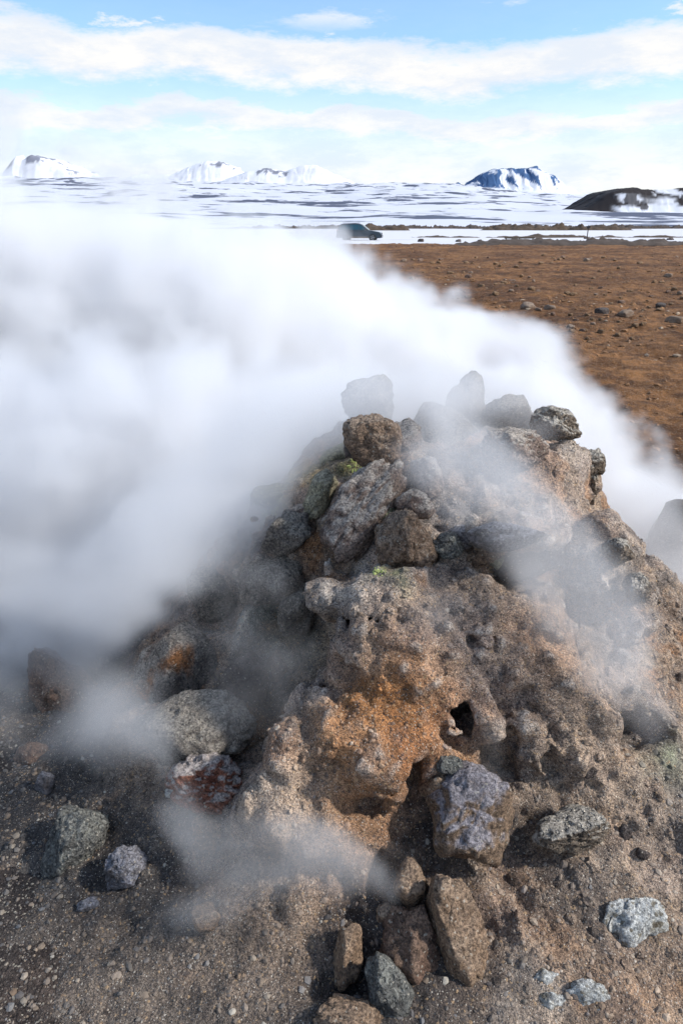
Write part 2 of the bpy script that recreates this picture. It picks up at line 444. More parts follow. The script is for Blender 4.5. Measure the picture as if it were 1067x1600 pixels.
def earth_colour(P):
    P = np.asarray(P, np.float32)
    r = np.hypot(P[:, 0] - MC[0], P[:, 1] - MC[1])
    n = fbm(P * 3.0, 4, 1)
    n2_ = fbm(P * 11.0, 4, 2)
    k = sstep(1.42 + 0.25 * n + 0.25 * (P[:, 0] - 0.3) - r, -0.15, 0.15)[:, None]
    c = GREY * (1 - k) + (TAN * 0.86) * k
    mo = fbm(P * 4.3 + 11, 4, 3, .6)
    mo2 = fbm(P * 6.1 + 31, 4, 0, .6)
    for val, cc, amt in ((sstep(mo, .08, .5), np.array([.22, .145, .095]), .55), (sstep(mo, -.12, -.5), PINK, .8), (sstep(mo2, .12, .5), ORANGE, .5), (sstep(mo2, -.2, -.55), np.array([.17, .15, .135]), .7)):
        w_ = (val * amt)[:, None] * (.1 + .9 * k)
        c = c * (1 - w_) + cc * w_
    far = sstep(np.hypot(P[:, 0], P[:, 1]) + n * 0.8, 3.2, 4.6)[:, None]
    c = c * (1 - far) + FIELD * far
    wp = P + (0.05 * np.stack([n2_, fbm(P * 9 + 4, 3, 3), fbm(P * 9 + 9, 3, 0)], -1))
    near = np.nonzero((np.abs(P[:, 0]) < 2.2) & (P[:, 1] > 0.5) & (P[:, 1] < 4))[0]
    wn = wp[near]
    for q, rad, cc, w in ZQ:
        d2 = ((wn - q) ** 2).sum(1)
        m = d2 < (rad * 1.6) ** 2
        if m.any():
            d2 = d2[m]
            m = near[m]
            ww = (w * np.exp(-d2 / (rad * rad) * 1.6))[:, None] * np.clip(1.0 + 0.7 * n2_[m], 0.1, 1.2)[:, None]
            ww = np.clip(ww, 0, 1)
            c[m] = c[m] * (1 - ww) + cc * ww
    return c


M_GRIT = grit_material('volcanic_grit')
M_SOIL = field_material()


# ------------------------------------------------------------------ the mound, modelled as a distance field and meshed
VOX = 0.0105
ORG = np.array([-1.75, 0.62, -0.16], np.float32)
DIM = np.array([int(3.95 / VOX), int(3.45 / VOX), int(1.5 / VOX)])
gx, gy, gz = [(ORG[i] + np.arange(DIM[i]) * VOX).astype(np.float32) for i in range(3)]
HX, HY = np.meshgrid(gx, gy, indexing='ij')
PP = np.stack([HX, HY, HX * 0], -1).reshape(-1, 3)
rad = np.hypot(HX - MC[0], HY - MC[1])
HB = base_height(HX, HY)
on = sstep(rad, 1.6, 0.9)
HB = HB + on * (0.075 * fbm(PP * 3.1, 3, 1).reshape(HX.shape)) + 0.016 * fbm(PP * 8.0, 3, 2).reshape(HX.shape)
gyx, gyy = np.gradient(HB, VOX)
lip = 1 / np.sqrt(1 + np.minimum(gyx ** 2 + gyy ** 2, 6.0))
FD = (gz[None, None, :] - HB[:, :, None]) * lip[:, :, None]
FD = FD.astype(np.float32)


def blob(px, py, w, h, depth=None, off=0.0, ang=0.0, k=0.03, sub=False, d=None, warp=0.18, seed=0):
    """add (or carve) a lump the photograph shows at px, py, w by h pixels; off > 0 brings it towards the eye"""
    p = hit_base(px, py) if d is None else at(px, py, d)
    r = ray(px, py); r = r / np.linalg.norm(r)
    s = zdepth(p) / FPX / 2
    a, b = w * s, h * s
    c = depth if depth is not None else (a + b) / 2
    p = p - r * off
    m = max(a, b, c) * 1.25 + k
    lo = np.clip(((p - m - ORG) / VOX).astype(int), 0, DIM - 1); hi_ = np.clip(((p + m - ORG) / VOX).astype(int) + 1, 1, DIM)
    if (hi_ - lo).min() < 2:
        return
    sl = tuple(slice(lo[i], hi_[i]) for i in range(3))
    Xg, Yg, Zg = np.meshgrid(gx[sl[0]], gy[sl[1]], gz[sl[2]], indexing='ij')
    Q = np.stack([Xg, Yg, Zg], -1).reshape(-1, 3) - p.astype(np.float32)
    if warp:
        f = 1.3 / max(a, b)
        W = np.stack([vn(Q * f + 3.1 + seed, 0), vn(Q * f + 7.7 + seed, 1), vn(Q * f + 1.9 + seed, 2)], -1)
        Q = Q + W * warp * min(a, b)
        W = np.stack([vn(Q * f * 2.6 + 3.1, 1), vn(Q * f * 2.6 + 7.7, 2), vn(Q * f * 2.6 + 1.9, 3)], -1)
        Q = Q + W * warp * 0.45 * min(a, b)
    u = Q @ RIGHT; v = Q @ UP; w_ = Q @ FWD
    ca, sa = math.cos(R(ang)), math.sin(R(ang))
    u, v = u * ca + v * sa, -u * sa + v * ca
    k0 = np.sqrt((u / a) ** 2 + (v / b) ** 2 + (w_ / c) ** 2) + 1e-6
    k1 = np.sqrt((u / a / a) ** 2 + (v / b / b) ** 2 + (w_ / c / c) ** 2) + 1e-6
    dd = (k0 * (k0 - 1) / k1).reshape(Xg.shape).astype(np.float32)
    f = FD[sl]
    if sub:
        dd = -dd
        t = np.clip(.5 - .5 * (f - dd) / k, 0, 1)
        FD[sl] = f * (1 - t) + dd * t + k * t * (1 - t)
    else:
        t = np.clip(.5 + .5 * (f - dd) / k, 0, 1)
        FD[sl] = f * (1 - t) + dd * t - k * t * (1 - t)


# buttresses and ledges
blob(618, 1050, 205, 330, .15, .03, 0, .06)
blob(575, 1180, 180, 180, .13, .03, 0, .05, seed=2)
blob(548, 940, 140, 66, .11, .09, -8, .025, seed=3)
blob(510, 905, 62, 70, .06, .07, 20, .02, seed=4)
blob(640, 920, 130, 80, .08, .03, 0, .04, seed=5)
blob(462, 1182, 100, 104, .09, .07, 10, .02, seed=6)
blob(508, 1112, 62, 76, .06, .06, 0, .02, seed=7)
blob(760, 980, 240, 200, .10, .02, 0, .08, seed=8)
blob(805, 835, 150, 60, .12, .05, -8, .03, seed=10)
blob(862, 748, 120, 100, .13, .0, 20, .04, d=2.35, seed=11)
blob(908, 750, 46, 80, .06, .0, 10, .02, d=2.38, seed=12)
blob(935, 868, 120, 120, .12, .03, -30, .05, seed=13)
blob(985, 960, 76, 100, .09, .02, -20, .04, seed=14)
blob(840, 1080, 170, 250, .11, .02, 35, .08, seed=15)
blob(915, 1140, 110, 190, .07, .03, 35, .04, seed=16)
blob(757, 1130, 46, 120, .05, .05, 10, .02, seed=17)
blob(838, 1165, 50, 120, .05, .05, 30, .02, seed=18)
blob(440, 850, 120, 90, .08, .0, 20, .04, seed=20)
blob(490, 1295, 230, 110, .08, .02, -8, .05, seed=22)
blob(250, 1170, 190, 120, .09, .0, 15, .06, seed=23)
blob(1045, 1000, 120, 160, .1, 0, 0, .06, d=2.5, seed=24)
# hollows and steam vents
blob(428, 990, 180, 280, .26, .04, -8, .025, True, seed=31, warp=.12)
blob(400, 1120, 120, 130, .22, .02, 0, .03, True, seed=32)
blob(345, 930, 160, 120, .09, .0, 20, .06, True, seed=33)
blob(720, 1118, 54, 62, .14, .03, 10, .010, True, seed=34, warp=.3)
blob(698, 1150, 50, 56, .07, .04, 10, .03, True, seed=35)
blob(788, 1202, 72, 92, .12, .04, 20, .012, True, seed=36)
blob(880, 1222, 62, 104, .05, .04, 15, .015, True, seed=37, warp=.3)
blob(648, 1128, 34, 30, .05, .06, 0, .015, True, seed=38)
blob(655, 1222, 38, 96, .10, .06, -10, .02, True, seed=39, warp=.3)
blob(572, 1262, 60, 24, .06, .05, 0, .015, True, seed=40)
blob(825, 888, 116, 50, .14, .05, 18, .015, True, seed=41)
blob(588, 962, 80, 13, .08, .14, 12, .008, True, seed=42, warp=.4)
blob(600, 985, 110, 40, .05, .09, 8, .03, True, seed=52, warp=.3)
blob(593, 898, 24, 20, .06, .08, 0, .008, True, seed=43)
blob(552, 888, 30, 18, .05, .10, -10, .008, True, seed=44)
blob(1003, 1152, 95, 60, .14, .02, 0, .03, True, seed=45)
blob(512, 1152, 40, 22, .04, .10, 0, .01, True, seed=46, warp=.4)
blob(545, 1040, 60, 26, .03, .12, 0, .02, True, seed=47)
blob(600, 1370, 60, 60, .09, .02, 0, .03, True, seed=48)
blob(530, 1500, 120, 130, .05, .0, 30, .05, True, seed=49)
blob(665, 1310, 60, 100, .06, .02, 0, .04, True, seed=50)
blob(995, 880, 34, 40, .06, .04, 0, .02, True, seed=51)
blob(700, 790, 90, 90, .06, .02, 0, .05, True, seed=53)

# rough the surface itself
band = np.abs(FD) < 0.055
idx = np.nonzero(band)
Q = np.stack([gx[idx[0]], gy[idx[1]], gz[idx[2]]], -1)
rr_ = np.hypot(Q[:, 0] - MC[0], Q[:, 1] - MC[1])
amp = 0.3 + 0.7 * sstep(rr_, 1.7, 1.1)
nz_ = 0.022 * fbm(Q * 7.5, 3, 2) + 0.013 * fbm(Q * 24.0, 3, 1, .6)
nz_ -= 0.016 * np.abs(fbm(Q * 13.0 + 4 + 0.4 * np.stack([nz_, nz_, nz_], -1) * 40, 3, 3, .6)) - .005
rg_ = np.abs(vn(Q * 5.2 + 2.2, 3))
FD[idx] += (amp * (nz_ - 0.016 * (1 - rg_) ** 3 + 0.006)).astype(np.float32)


def surface_nets(f, org, h):
    s = f < 0
    n = np.array(f.shape) - 1
    cnt = np.zeros(tuple(n), np.int8)
    offs = [(i, j, k) for i in (0, 1) for j in (0, 1) for k in (0, 1)]
    for i, j, k in offs:
        cnt += s[i:i + n[0], j:j + n[1], k:k + n[2]]
    act = (cnt > 0) & (cnt < 8)
    c = np.argwhere(act)
    ids = np.full(tuple(n), -1, np.int32)
    ids[act] = np.arange(len(c), dtype=np.int32)
    acc = np.zeros((len(c), 3), np.float32); num = np.zeros(len(c), np.float32)
    fv = {o: f[c[:, 0] + o[0], c[:, 1] + o[1], c[:, 2] + o[2]] for o in offs}
    for o in offs:
        for ax in range(3):
            if o[ax] == 0:
                o2 = list(o); o2[ax] = 1; o2 = tuple(o2)
                a, b = fv[o], fv[o2]
                m = (a < 0) != (b < 0)
                t = a[m] / (a[m] - b[m])
                p = np.tile(np.array(o, np.float32), (m.sum(), 1)); p[:, ax] = t
                acc[m] += p; num[m] += 1
    V = org + (c + acc / num[:, None]) * h
    quads = []
    for ax in range(3):
        sl0 = [slice(1, -1)] * 3; sl1 = [slice(1, -1)] * 3
        sl0[ax] = slice(0, -1); sl1[ax] = slice(1, None)
        a, b = s[tuple(sl0)], s[tuple(sl1)]
        e = np.argwhere(a != b)
        flip = a[e[:, 0], e[:, 1], e[:, 2]]
        e = e + np.array([1 if i != ax else 0 for i in range(3)])
        u_, v_ = (ax + 1) % 3, (ax + 2) % 3
        du = np.zeros(3, int); du[u_] = 1
        dv = np.zeros(3, int); dv[v_] = 1
        q = [e - du - dv, e - dv, e, e - du]
        q = np.stack([ids[tuple(x.T)] for x in q], -1)
        ok = (q >= 0).all(1)
        q = np.where(flip[:, None], q, q[:, ::-1])
        quads.append(q[ok])
    return V.astype(np.float32), np.concatenate(quads)


MV, MF = surface_nets(FD, ORG, VOX)


def vnormals(V, F):
    a = V[F[:, 2]] - V[F[:, 0]]; b = V[F[:, 3]] - V[F[:, 1]] if F.shape[1] == 4 else V[F[:, 1]] - V[F[:, 0]]
    n = np.cross(a, b) if F.shape[1] == 4 else np.cross(b, a)
    N = np.zeros_like(V)
    for i in range(F.shape[1]):
        for ax in range(3):
            N[:, ax] += np.bincount(F[:, i], n[:, ax], len(V))
    return N / (np.linalg.norm(N, axis=1, keepdims=True) + 1e-9)


N_ = vnormals(MV, MF)
MV = MV + N_ * (0.0035 * fbm(MV * 55.0, 3, 3, .6))[:, None]
BVH = BVHTree.FromPolygons(MV.tolist(), MF.tolist())


def hit_scene(px, py):
    r = ray(px, py)
    h = BVH.ray_cast(Vector(EYE), Vector(r).normalized())
    tg = EYE + r * (EYE[2] / -r[2]) if r[2] < 0 else EYE + r * 50
    if h[0] is not None and (h[0] - Vector(EYE)).length < np.linalg.norm(tg - EYE) + 0.05:
        return np.array(h[0])
    return tg


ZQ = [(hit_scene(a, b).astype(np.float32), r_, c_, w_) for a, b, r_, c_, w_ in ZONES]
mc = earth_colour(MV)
# pale sinter crust where the surface stands proud
SM = MV.copy()
for _ in range(10):
    acc = np.zeros_like(SM); cnt = np.zeros(len(SM), np.float32)
    q = SM[MF].mean(1)
    for i in range(4):
        for ax in range(3):
            acc[:, ax] += np.bincount(MF[:, i], q[:, ax], len(SM))
        cnt += np.bincount(MF[:, i], minlength=len(SM))
    SM = acc / np.maximum(cnt, 1)[:, None]
conv = ((MV - SM) * N_).sum(1)
cr = sstep(conv + 0.004 * fbm(MV * 16, 3, 2), 0.004, 0.013) * sstep(MV[:, 2], 0.25, 0.55) * 0.85
mc = mc * (1 - cr[:, None]) + np.array([.58, .52, .45]) * cr[:, None]
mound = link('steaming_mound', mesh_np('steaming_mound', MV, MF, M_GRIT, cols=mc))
tag(mound, 'crusted brown and orange earth mound with dark steam vents', 'mound')



# ------------------------------------------------------------------ ground: one sheet to the horizon, fine in view
def polar_sheet(rs, ths):
    rs = np.asarray(rs); ths = np.asarray(ths)
    rr, tt = np.meshgrid(rs, ths, indexing='ij')
    X, Y = rr * np.sin(tt), rr * np.cos(tt)
    nr, nt_ = len(rs), len(ths)
    i = np.arange(nr - 1)[:, None] * nt_ + np.arange(nt_ - 1)[None, :]
    F = np.stack([i, i + 1, i + nt_ + 1, i + nt_], -1).reshape(-1, 4)[:, ::-1]
    return X.astype(np.float32), Y.astype(np.float32), F


ths = np.concatenate([np.arange(-180, -36, 4.0), np.arange(-36, 36, 0.11), np.arange(36, 180.1, 4.0)])
ths[-1] = 180.0
rs = np.concatenate([[0.02, .15, .3], np.geomspace(0.42, 95, 640), np.geomspace(98, 60000, 60)])
X, Y, F = polar_sheet(rs, np.radians(ths))
V = np.stack([X, Y, ground_z(X, Y)], -1).reshape(-1, 3)
ground = link('ground', mesh_np('ground', V, F, M_SOIL, cols=earth_colour(V)))
tag(ground, 'brown and grey volcanic ground running out to the snow', kind='structure')
SOIL_V, SOIL_F = V, F

# ------------------------------------------------------------------ far setting
M_SNOW = snow_rock_material('snow_plain', (.62, .61, .62), (.16, .10, .06), 0.10, 0.70, 0.05, stretch=(.35, 1, 1))
ths2 = np.radians(np.arange(-60, 60.1, 0.25))
rs2 = np.concatenate([np.linspace(60, 90, 90), np.geomspace(91, 420, 60)])
X, Y, F = polar_sheet(rs2, ths2)
P = np.stack([X, Y, X * 0], -1).reshape(-1, 3)
D = np.hypot(P[:, 0], P[:, 1])
edge = 66 + 3.0 * fbm(P * 0.06, 3, 1) + 1.2 * fbm(P * 0.5, 3, 2)
z = -0.22 + 0.34 * sstep(Y.ravel() - edge, -3, 5) + 0.10 * fbm(P * 0.05, 4, 3) * sstep(D, 70, 120) + 0.0 * D
snow = link('snow_field', mesh_np('snow_field', np.stack([P[:, 0], P[:, 1], z], -1), F, M_SNOW))
tag(snow, 'flat snow lying beyond the brown plain', kind='structure')

M_BANK = plain('bank_earth', (.085, .055, .034), 0.95, 0, 0.35, 1.5)
M_BANKD = plain('bank_rubble', (.085, .062, .048), 0.95, 0, 0.35, 2.5)


def bank(name, px0, px1, d, h, w, mat, label, rough=0.5, seed=0):
    a, b = at(px0, 380, d)[0], at(px1, 380, d)[0]
    nx = max(20, int((b - a) / 0.35)); ny = 22
    xs = np.linspace(a, b, nx); ys = np.linspace(-w, w, ny)
    X, Y = np.meshgrid(xs, ys, indexing='ij')
    P = np.stack([X, Y + seed * 7, X * 0 + seed], -1).reshape(-1, 3)
    u = (X - a) / (b - a)
    H = h * np.clip(1 - (Y / w) ** 2, 0, 1) ** 0.8 * np.clip(np.minimum(u, 1 - u) * 9, 0, 1)
    n = fbm(P * 0.35, 4, seed, 0.6).reshape(X.shape); nf = fbm(P * 2.2, 3, seed + 1, 0.6).reshape(X.shape)
    H = H * np.clip(0.75 + 0.9 * n, 0.12, 2) + rough * h * nf * (H > 0.05 * h)
    yy = d + Y + 1.2 * fbm(P * np.array([.05, 0, 0]), 2, seed + 2).reshape(X.shape)
    z0 = at(533, 380, d)[2] * 0
    i = np.arange(nx - 1)[:, None] * ny + np.arange(ny - 1)[None, :]
    F = np.stack([i, i + ny, i + ny + 1, i + 1], -1).reshape(-1, 4)
    V = np.stack([X, yy, z0 - 0.25 + H + 0.22], -1).reshape(-1, 3)
    o = link(name, mesh_np(name, V, F, mat))
    tag(o, label, kind='structure')
    return o


bank('rubble_bank', 700, 1250, 64.5, 0.34, 1.6, M_BANKD, 'dark rubble bank along the far edge of the brown plain', 0.6, 1)
bank('earth_bank', 605, 1300, 92, 0.36, 2.0, M_BANK, 'long low brown bank crossing the snow', 0.2, 2)
bank('earth_bank', 745, 985, 190, 1.3, 4.0, M_BANK, 'dark brown hummock row further across the snow', 0.12, 3)
bank('earth_bank', 560, 640, 190, 1.3, 4.0, M_BANK, 'small dark hummock beyond the car', 0.12, 4)
bank('earth_bank', 300, 1400, 250, 1.0, 6.0, M_BANKD, 'thin dark line of lava at the foot of the snowy slope', 0.5, 5)

# the snowy lava slope
M_LAVA = snow_rock_material('snowy_lava', (.58, .59, .64), (.085, .095, .135), 0.026, 0.555, 0.022, stretch=(.42, .42, 1), detail=5.0)
rs3 = np.geomspace(300, 5200, 240)
ths3 = np.radians(np.arange(-70, 70.1, 0.4))
X, Y, F = polar_sheet(rs3, ths3)
P = np.stack([X, Y, X * 0], -1).reshape(-1, 3)
D = np.hypot(P[:, 0], P[:, 1]); A = np.degrees(np.arctan2(P[:, 0], P[:, 1]))
top = np.interp(A, [-70, -27, -16, -8, 0, 5, 8.5, 13.5, 20, 26, 70], [3.4, 2.9, 2.95, 2.85, 2.72, 2.74, 2.66, 2.2, 1.8, 1.65, 2.2])
e = top * sstep(np.log(D / 300) / math.log(4200 / 300), -0.10, 1.0) ** 0.85
z = D * np.tan(np.radians(e)) - 0.8 + 0.0040 * D * fbm(P * 0.0022, 4, 2) * sstep(D, 300, 900) + 0.0022 * D * fbm(P * 0.012, 3, 1)
z -= 0.06 * np.clip(D - 4200, 0, None)
slope = link('lava_slope', mesh_np('lava_slope', np.stack([P[:, 0], P[:, 1], z], -1), F, M_LAVA))
tag(slope, 'wide gentle lava slope streaked with snow', kind='structure')


def mountain(name, label, cat, px0, px1, pyt, pyb, d, prof, mat, seed, gully=0.16, depth=0.45, skirt=1.25, paint=None):
    """a mountain d metres off whose skyline follows prof: (0..1 across, 0..1 up)"""
    a, b = at(px0, pyt, d)[0], at(px1, pyt, d)[0]
    zt, zb = at((px0 + px1) / 2, pyt, d)[2], at((px0 + px1) / 2, pyb, d)[2]
    W = b - a
    nx, ny = 220, 90
    u = np.linspace(-0.12, 1.12, nx); v = np.linspace(-1, 1, ny)
    U, Vv = np.meshgrid(u, v, indexing='ij')
    P = np.stack([U * 9, Vv * 9 * depth, U * 0 + seed], -1).reshape(-1, 3)
    h = np.interp(U, [p[0] for p in prof], [p[1] for p in prof])
    rid = 1 - np.abs(fbm(P * np.array([1.6, .45, 1]), 4, seed, .55).reshape(U.shape))
    nn = fbm(P * 1.3, 5, seed + 1, .55).reshape(U.shape)
    fall = 1 - np.abs(Vv) ** 1.25
    H = np.minimum(h, h * fall * 1.6 + 0.0) * np.clip(fall * 1.9, 0, 1)
    H = H + gully * (rid - 0.75) * np.clip(1.6 * H * (1.25 - H), 0, 1) * sstep(np.abs(Vv), 0.02, 0.4) + 0.045 * nn * np.clip(H * 3, 0, 1)
    X = a + U * W + 0.02 * W * nn
    Y = d + Vv * W * depth
    Z = zb + (zt - zb) * (H * skirt - (skirt - 1) * 1.0)
    i = np.arange(nx - 1)[:, None] * ny + np.arange(ny - 1)[None, :]
    F = np.stack([i, i + ny, i + ny + 1, i + 1], -1).reshape(-1, 4)
    o = link(name, mesh_np(name, np.stack([X, Y, Z], -1).reshape(-1, 3), F, mat, cols=paint(U, Vv, H, h, rid, nn, P).reshape(-1, 3)))
    tag(o, label, kind='structure')
    return o


def mount_material(name):
    m, t, bs = new_mat(name)
    att = nd(t, 'ShaderNodeAttribute', attribute_name='stain_shade').outputs['Color']
    cd = nd(t, 'ShaderNodeNewGeometry').outputs['Position']
    n = nd(t, 'ShaderNodeTexNoise', {'Vector': cd, 'Scale': 0.01, 'Detail': 5.0}).outputs[0]
    t.links.new(mixc(t, n, mixc(t, 1.0, att, (.8, .8, .8), 'MULTIPLY'), mixc(t, 1.0, att, (1.12, 1.12, 1.12), 'MULTIPLY')), bs.inputs['Base Color'])
    bs.inputs['Roughness'].default_value = 0.85
    bs.inputs['Specular IOR Level'].default_value = 0.15
    return m


M_MOUNT = mount_material('mountain_snow_and_rock')


def mixv(f, a, b):
    return np.array(a) * (1 - f[..., None]) + np.array(b) * f[..., None]


def paint_mesa(U, Vv, H, h, rid, nn, P):
    st = fbm(P * np.array([2.6, .35, 1.0]) + np.stack([P[:, 1] * 1.2 + 1.1 * fbm(P * .9, 3, 1), P[:, 1] * 0, 1.5 * H.ravel()], -1), 4, 2, .65).reshape(U.shape)
    f = sstep(st + 0.5 * (H - 0.6) - 0.35 * (U - .5) + 0.3 * nn, 0.02, 0.16) * sstep(H, 0.12, 0.3)  # left side gets more blue, as painted shade
    f = np.maximum(f, sstep(H, .93, .97) * .8)
    br = sstep(U, .70, .8) * sstep(H, .5, .25)
    rock = mixv(br, (.055, .115, .24), (.18, .13, .12))  # distance haze and blue shade painted into the rock colour
    return np.array([.72, .74, .79]) * (1 - f[..., None]) + rock * f[..., None]


def paint_peak(U, Vv, H, h, rid, nn, P):
    st = fbm(P * 1.5 + 3, 4, 1, .6).reshape(U.shape)
    f = sstep(st + 1.3 * (H - 0.98), 0.10, 0.22) * sstep(H, 0.4, 0.6)
    return mixv(f * .85, (.74, .75, .79), (.13, .14, .19))


def paint_crater(U, Vv, H, h, rid, nn, P):
    st = fbm(P * np.array([.8, 1.6, 1]) + 7, 4, 3, .6).reshape(U.shape)
    u_, h_ = U + .05 * nn + .02 * st, H + .10 * st + .05 * nn
    low = sstep(h_, .52, .44) * sstep(u_, .24, .30)
    one = sstep(u_, .28, .31) * sstep(u_, .41, .38) * sstep(h_, .56, .62) * sstep(h_, .88, .82)
    two = sstep(u_, .44, .47) * sstep(u_, .74, .70) * sstep(h_, .74, .79) * sstep(h_, .95, .91)
    three = sstep(u_, .36, .5) * sstep(h_, .40, .5) * sstep(h_, .70, .6) * sstep(st, .1, -.15)
    f = 1 - np.maximum.reduce([low, one, two, three])
    f = np.maximum(f, sstep(st, .25, .32) * sstep(H, .3, .4) * .9)
    return mixv(f, (.66, .67, .71), (.032, .027, .027))


mountain('mountain', 'flat topped mountain with gullies painted haze blue under snow', 'mountain', 684, 912, 264, 306, 11000,
         [(0, 0), (.06, .25), (.10, .45), (.13, .40), (.17, .36), (.22, .50), (.29, .80), (.355, .96), (.5, .95), (.62, 1.0), (.68, .88), (.77, .55), (.88, .18), (1, 0)], M_MOUNT, 1, 0.20, skirt=1.05, paint=paint_mesa)
mountain('mountain', 'rounded white mountain at the far left above the steam', 'mountain', 0, 260, 247, 296, 12500,
         [(0, .2), (.08, .5), (.14, .80), (.19, .98), (.22, .90), (.27, 1.0), (.34, .93), (.42, .78), (.6, .5), (.8, .3), (1, 0)], M_MOUNT, 2, 0.06, paint=paint_peak)
mountain('mountain', 'snowy ridge with a dark jagged crest left of centre', 'mountain', 150, 420, 256, 296, 12000,
         [(0, .2), (.15, .35), (.30, .62), (.38, .55), (.48, .60), (.60, .86), (.68, 1.0), (.76, .95), (.86, .72), (.95, .5), (1, .3)], M_MOUNT, 3, 0.12, paint=paint_peak)
mountain('mountain', 'low white hill with bare brown spots behind the lava slope', 'mountain', 330, 560, 261, 296, 11500,
         [(0, .3), (.15, .55), (.28, .80), (.40, .88), (.52, .80), (.62, .95), (.72, .98), (.82, .7), (1, .35)], M_MOUNT, 4, 0.06, paint=paint_peak)
mountain('crater_hill', 'dark flat rimmed crater hill with snow hollows at right', 'hill', 852, 1150, 297, 338, 900,
         [(0, 0), (.10, .25), (.20, .58), (.28, .90), (.34, 1.0), (.50, .98), (.66, 1.0), (.72, .96), (.80, .72), (.90, .36), (1, .1)], M_MOUNT, 5, 0.05, paint=paint_crater)
# ------------------------------------------------------------------ rocks
PAL = {
    'tan': rock_material('tan_rock', (.12, .08, .055), (.29, .195, .13), (.42, .31, .22), (.42, .33, .25), .45),
    'ochre': rock_material('ochre_rock', (.14, .09, .056), (.33, .215, .135), (.47, .34, .235), (.42, .31, .22), .35),
    'pink': rock_material('pink_rock', (.15, .10, .08), (.32, .235, .185), (.46, .37, .31), (.56, .50, .43), .75),
    'grey': rock_material('grey_rock', (.10, .085, .072), (.24, .205, .17), (.38, .335, .28), (.42, .37, .30), .55),
    'lichen': rock_material('lichen_rock', (.07, .066, .06), (.17, .165, .148), (.36, .365, .31), (.30, .30, .26), .4, pits=.6),
    'blue': rock_material('blue_grey_rock', (.10, .085, .08), (.20, .185, .19), (.36, .34, .36), (.36, .355, .385), .6),
    'sky_face': rock_material('sky_lit_face_rock', (.13, .085, .055), (.27, .18, .115), (.38, .28, .20), (.37, .36, .40), .72),  # blue grey top colour paints reflected sky light on the face
    'dark': rock_material('dark_rock', (.035, .03, .03), (.095, .072, .062), (.17, .13, .11), (.2, .17, .15), .3),
    'crag': rock_material('pitted_rock', (.09, .07, .052), (.26, .20, .145), (.42, .36, .28), (.56, .51, .43), .8, pits=.9),
    'sulphur': rock_material('sulphur_rock', (.15, .14, .075), (.31, .29, .17), (.46, .45, .30), (.44, .42, .26), .4),
    'cream': rock_material('cream_rock', (.20, .17, .10), (.40, .36, .24), (.55, .51, .38), (.5, .46, .36), .4),
    'red': rock_material('red_rock', (.20, .07, .045), (.38, .16, .10), (.46, .30, .24), (.56, .52, .48), .8),
    'streak': rock_material('streaked_rock', (.12, .10, .088), (.27, .235, .20), (.42, .37, .32), (.44, .38, .31), .4, streak=(.36, .15, .05)),
    'white': rock_material('white_sinter', (.46, .44, .39), (.68, .67, .62), (.80, .79, .75), None, 0, spots=(.20, .16, .10)),
    'field': rock_material('field_stone_rock', (.13, .07, .032), (.24, .135, .065), (.35, .225, .125), (.35, .23, .13), .4, grain=60.0),
    'brown': rock_material('brown_rock', (.09, .055, .04), (.21, .125, .085), (.32, .21, .145), (.34, .24, .17), .35),
}
_ico = {}


def ico(sub):
    if sub not in _ico:
        bm = bmesh.new()
        bmesh.ops.create_icosphere(bm, subdivisions=sub, radius=1)
        _ico[sub] = (np.array([v.co[:] for v in bm.verts], np.float32), np.array([[v.index for v in f.verts] for f in bm.faces], np.int32))
        bm.free()
    return _ico[sub]


def rock_shape(seed, sub=4, facets=13, sharp=14.0, rough=1.0, planes=None):
    """unit rock filling the box -1..1: an uneven polyhedron with broken faces"""
    D, F = ico(sub)
    g = np.random.default_rng(seed)
    n = g.normal(size=(facets, 3)); n /= np.linalg.norm(n, axis=1, keepdims=True)
    o = g.uniform(0.62, 1.0, facets)
    if planes is not None:
        pn = np.array([p[:3] for p in planes], float); po = np.array([p[3] for p in planes])
        pn /= np.linalg.norm(pn, axis=1, keepdims=True)
        n = np.concatenate([n, pn]); o = np.concatenate([o * 1.25, po])
    dn = np.maximum(D @ n.T, 1e-3)
    q = o / dn
    r = -np.log(np.exp(-sharp * np.minimum(q, 3)).sum(1) + math.exp(-sharp * 1.35)) / sharp
    m2 = g.normal(size=(70, 3)); m2 /= np.linalg.norm(m2, axis=1, keepdims=True)
    q2 = g.uniform(0.90, 1.16, 70) / np.maximum(D @ m2.T, 1e-3)
    r = np.minimum(r, 1.0 * -np.log(np.exp(-22 * np.minimum(q2, 3)).sum(1)) / 22 + 0.06)
    V = D * r[:, None]
    nn = D + g.uniform(0, 50, 3)
    V = V * (1 + rough * (0.10 * fbm(nn * 1.6, 3, seed) + 0.06 * fbm(V * 5.0 + seed, 5, seed + 1, .66)))[:, None]
    ch = np.abs(vn(V * 3.1 + seed * 1.7, seed + 2))
    V = V * (1 - rough * 0.10 * np.clip(0.16 - ch, 0, 1) / 0.16)[:, None]
    lo, hi_ = V.min(0), V.max(0)
    return ((V - (lo + hi_) / 2) / ((hi_ - lo) / 2)).astype(np.float32), F


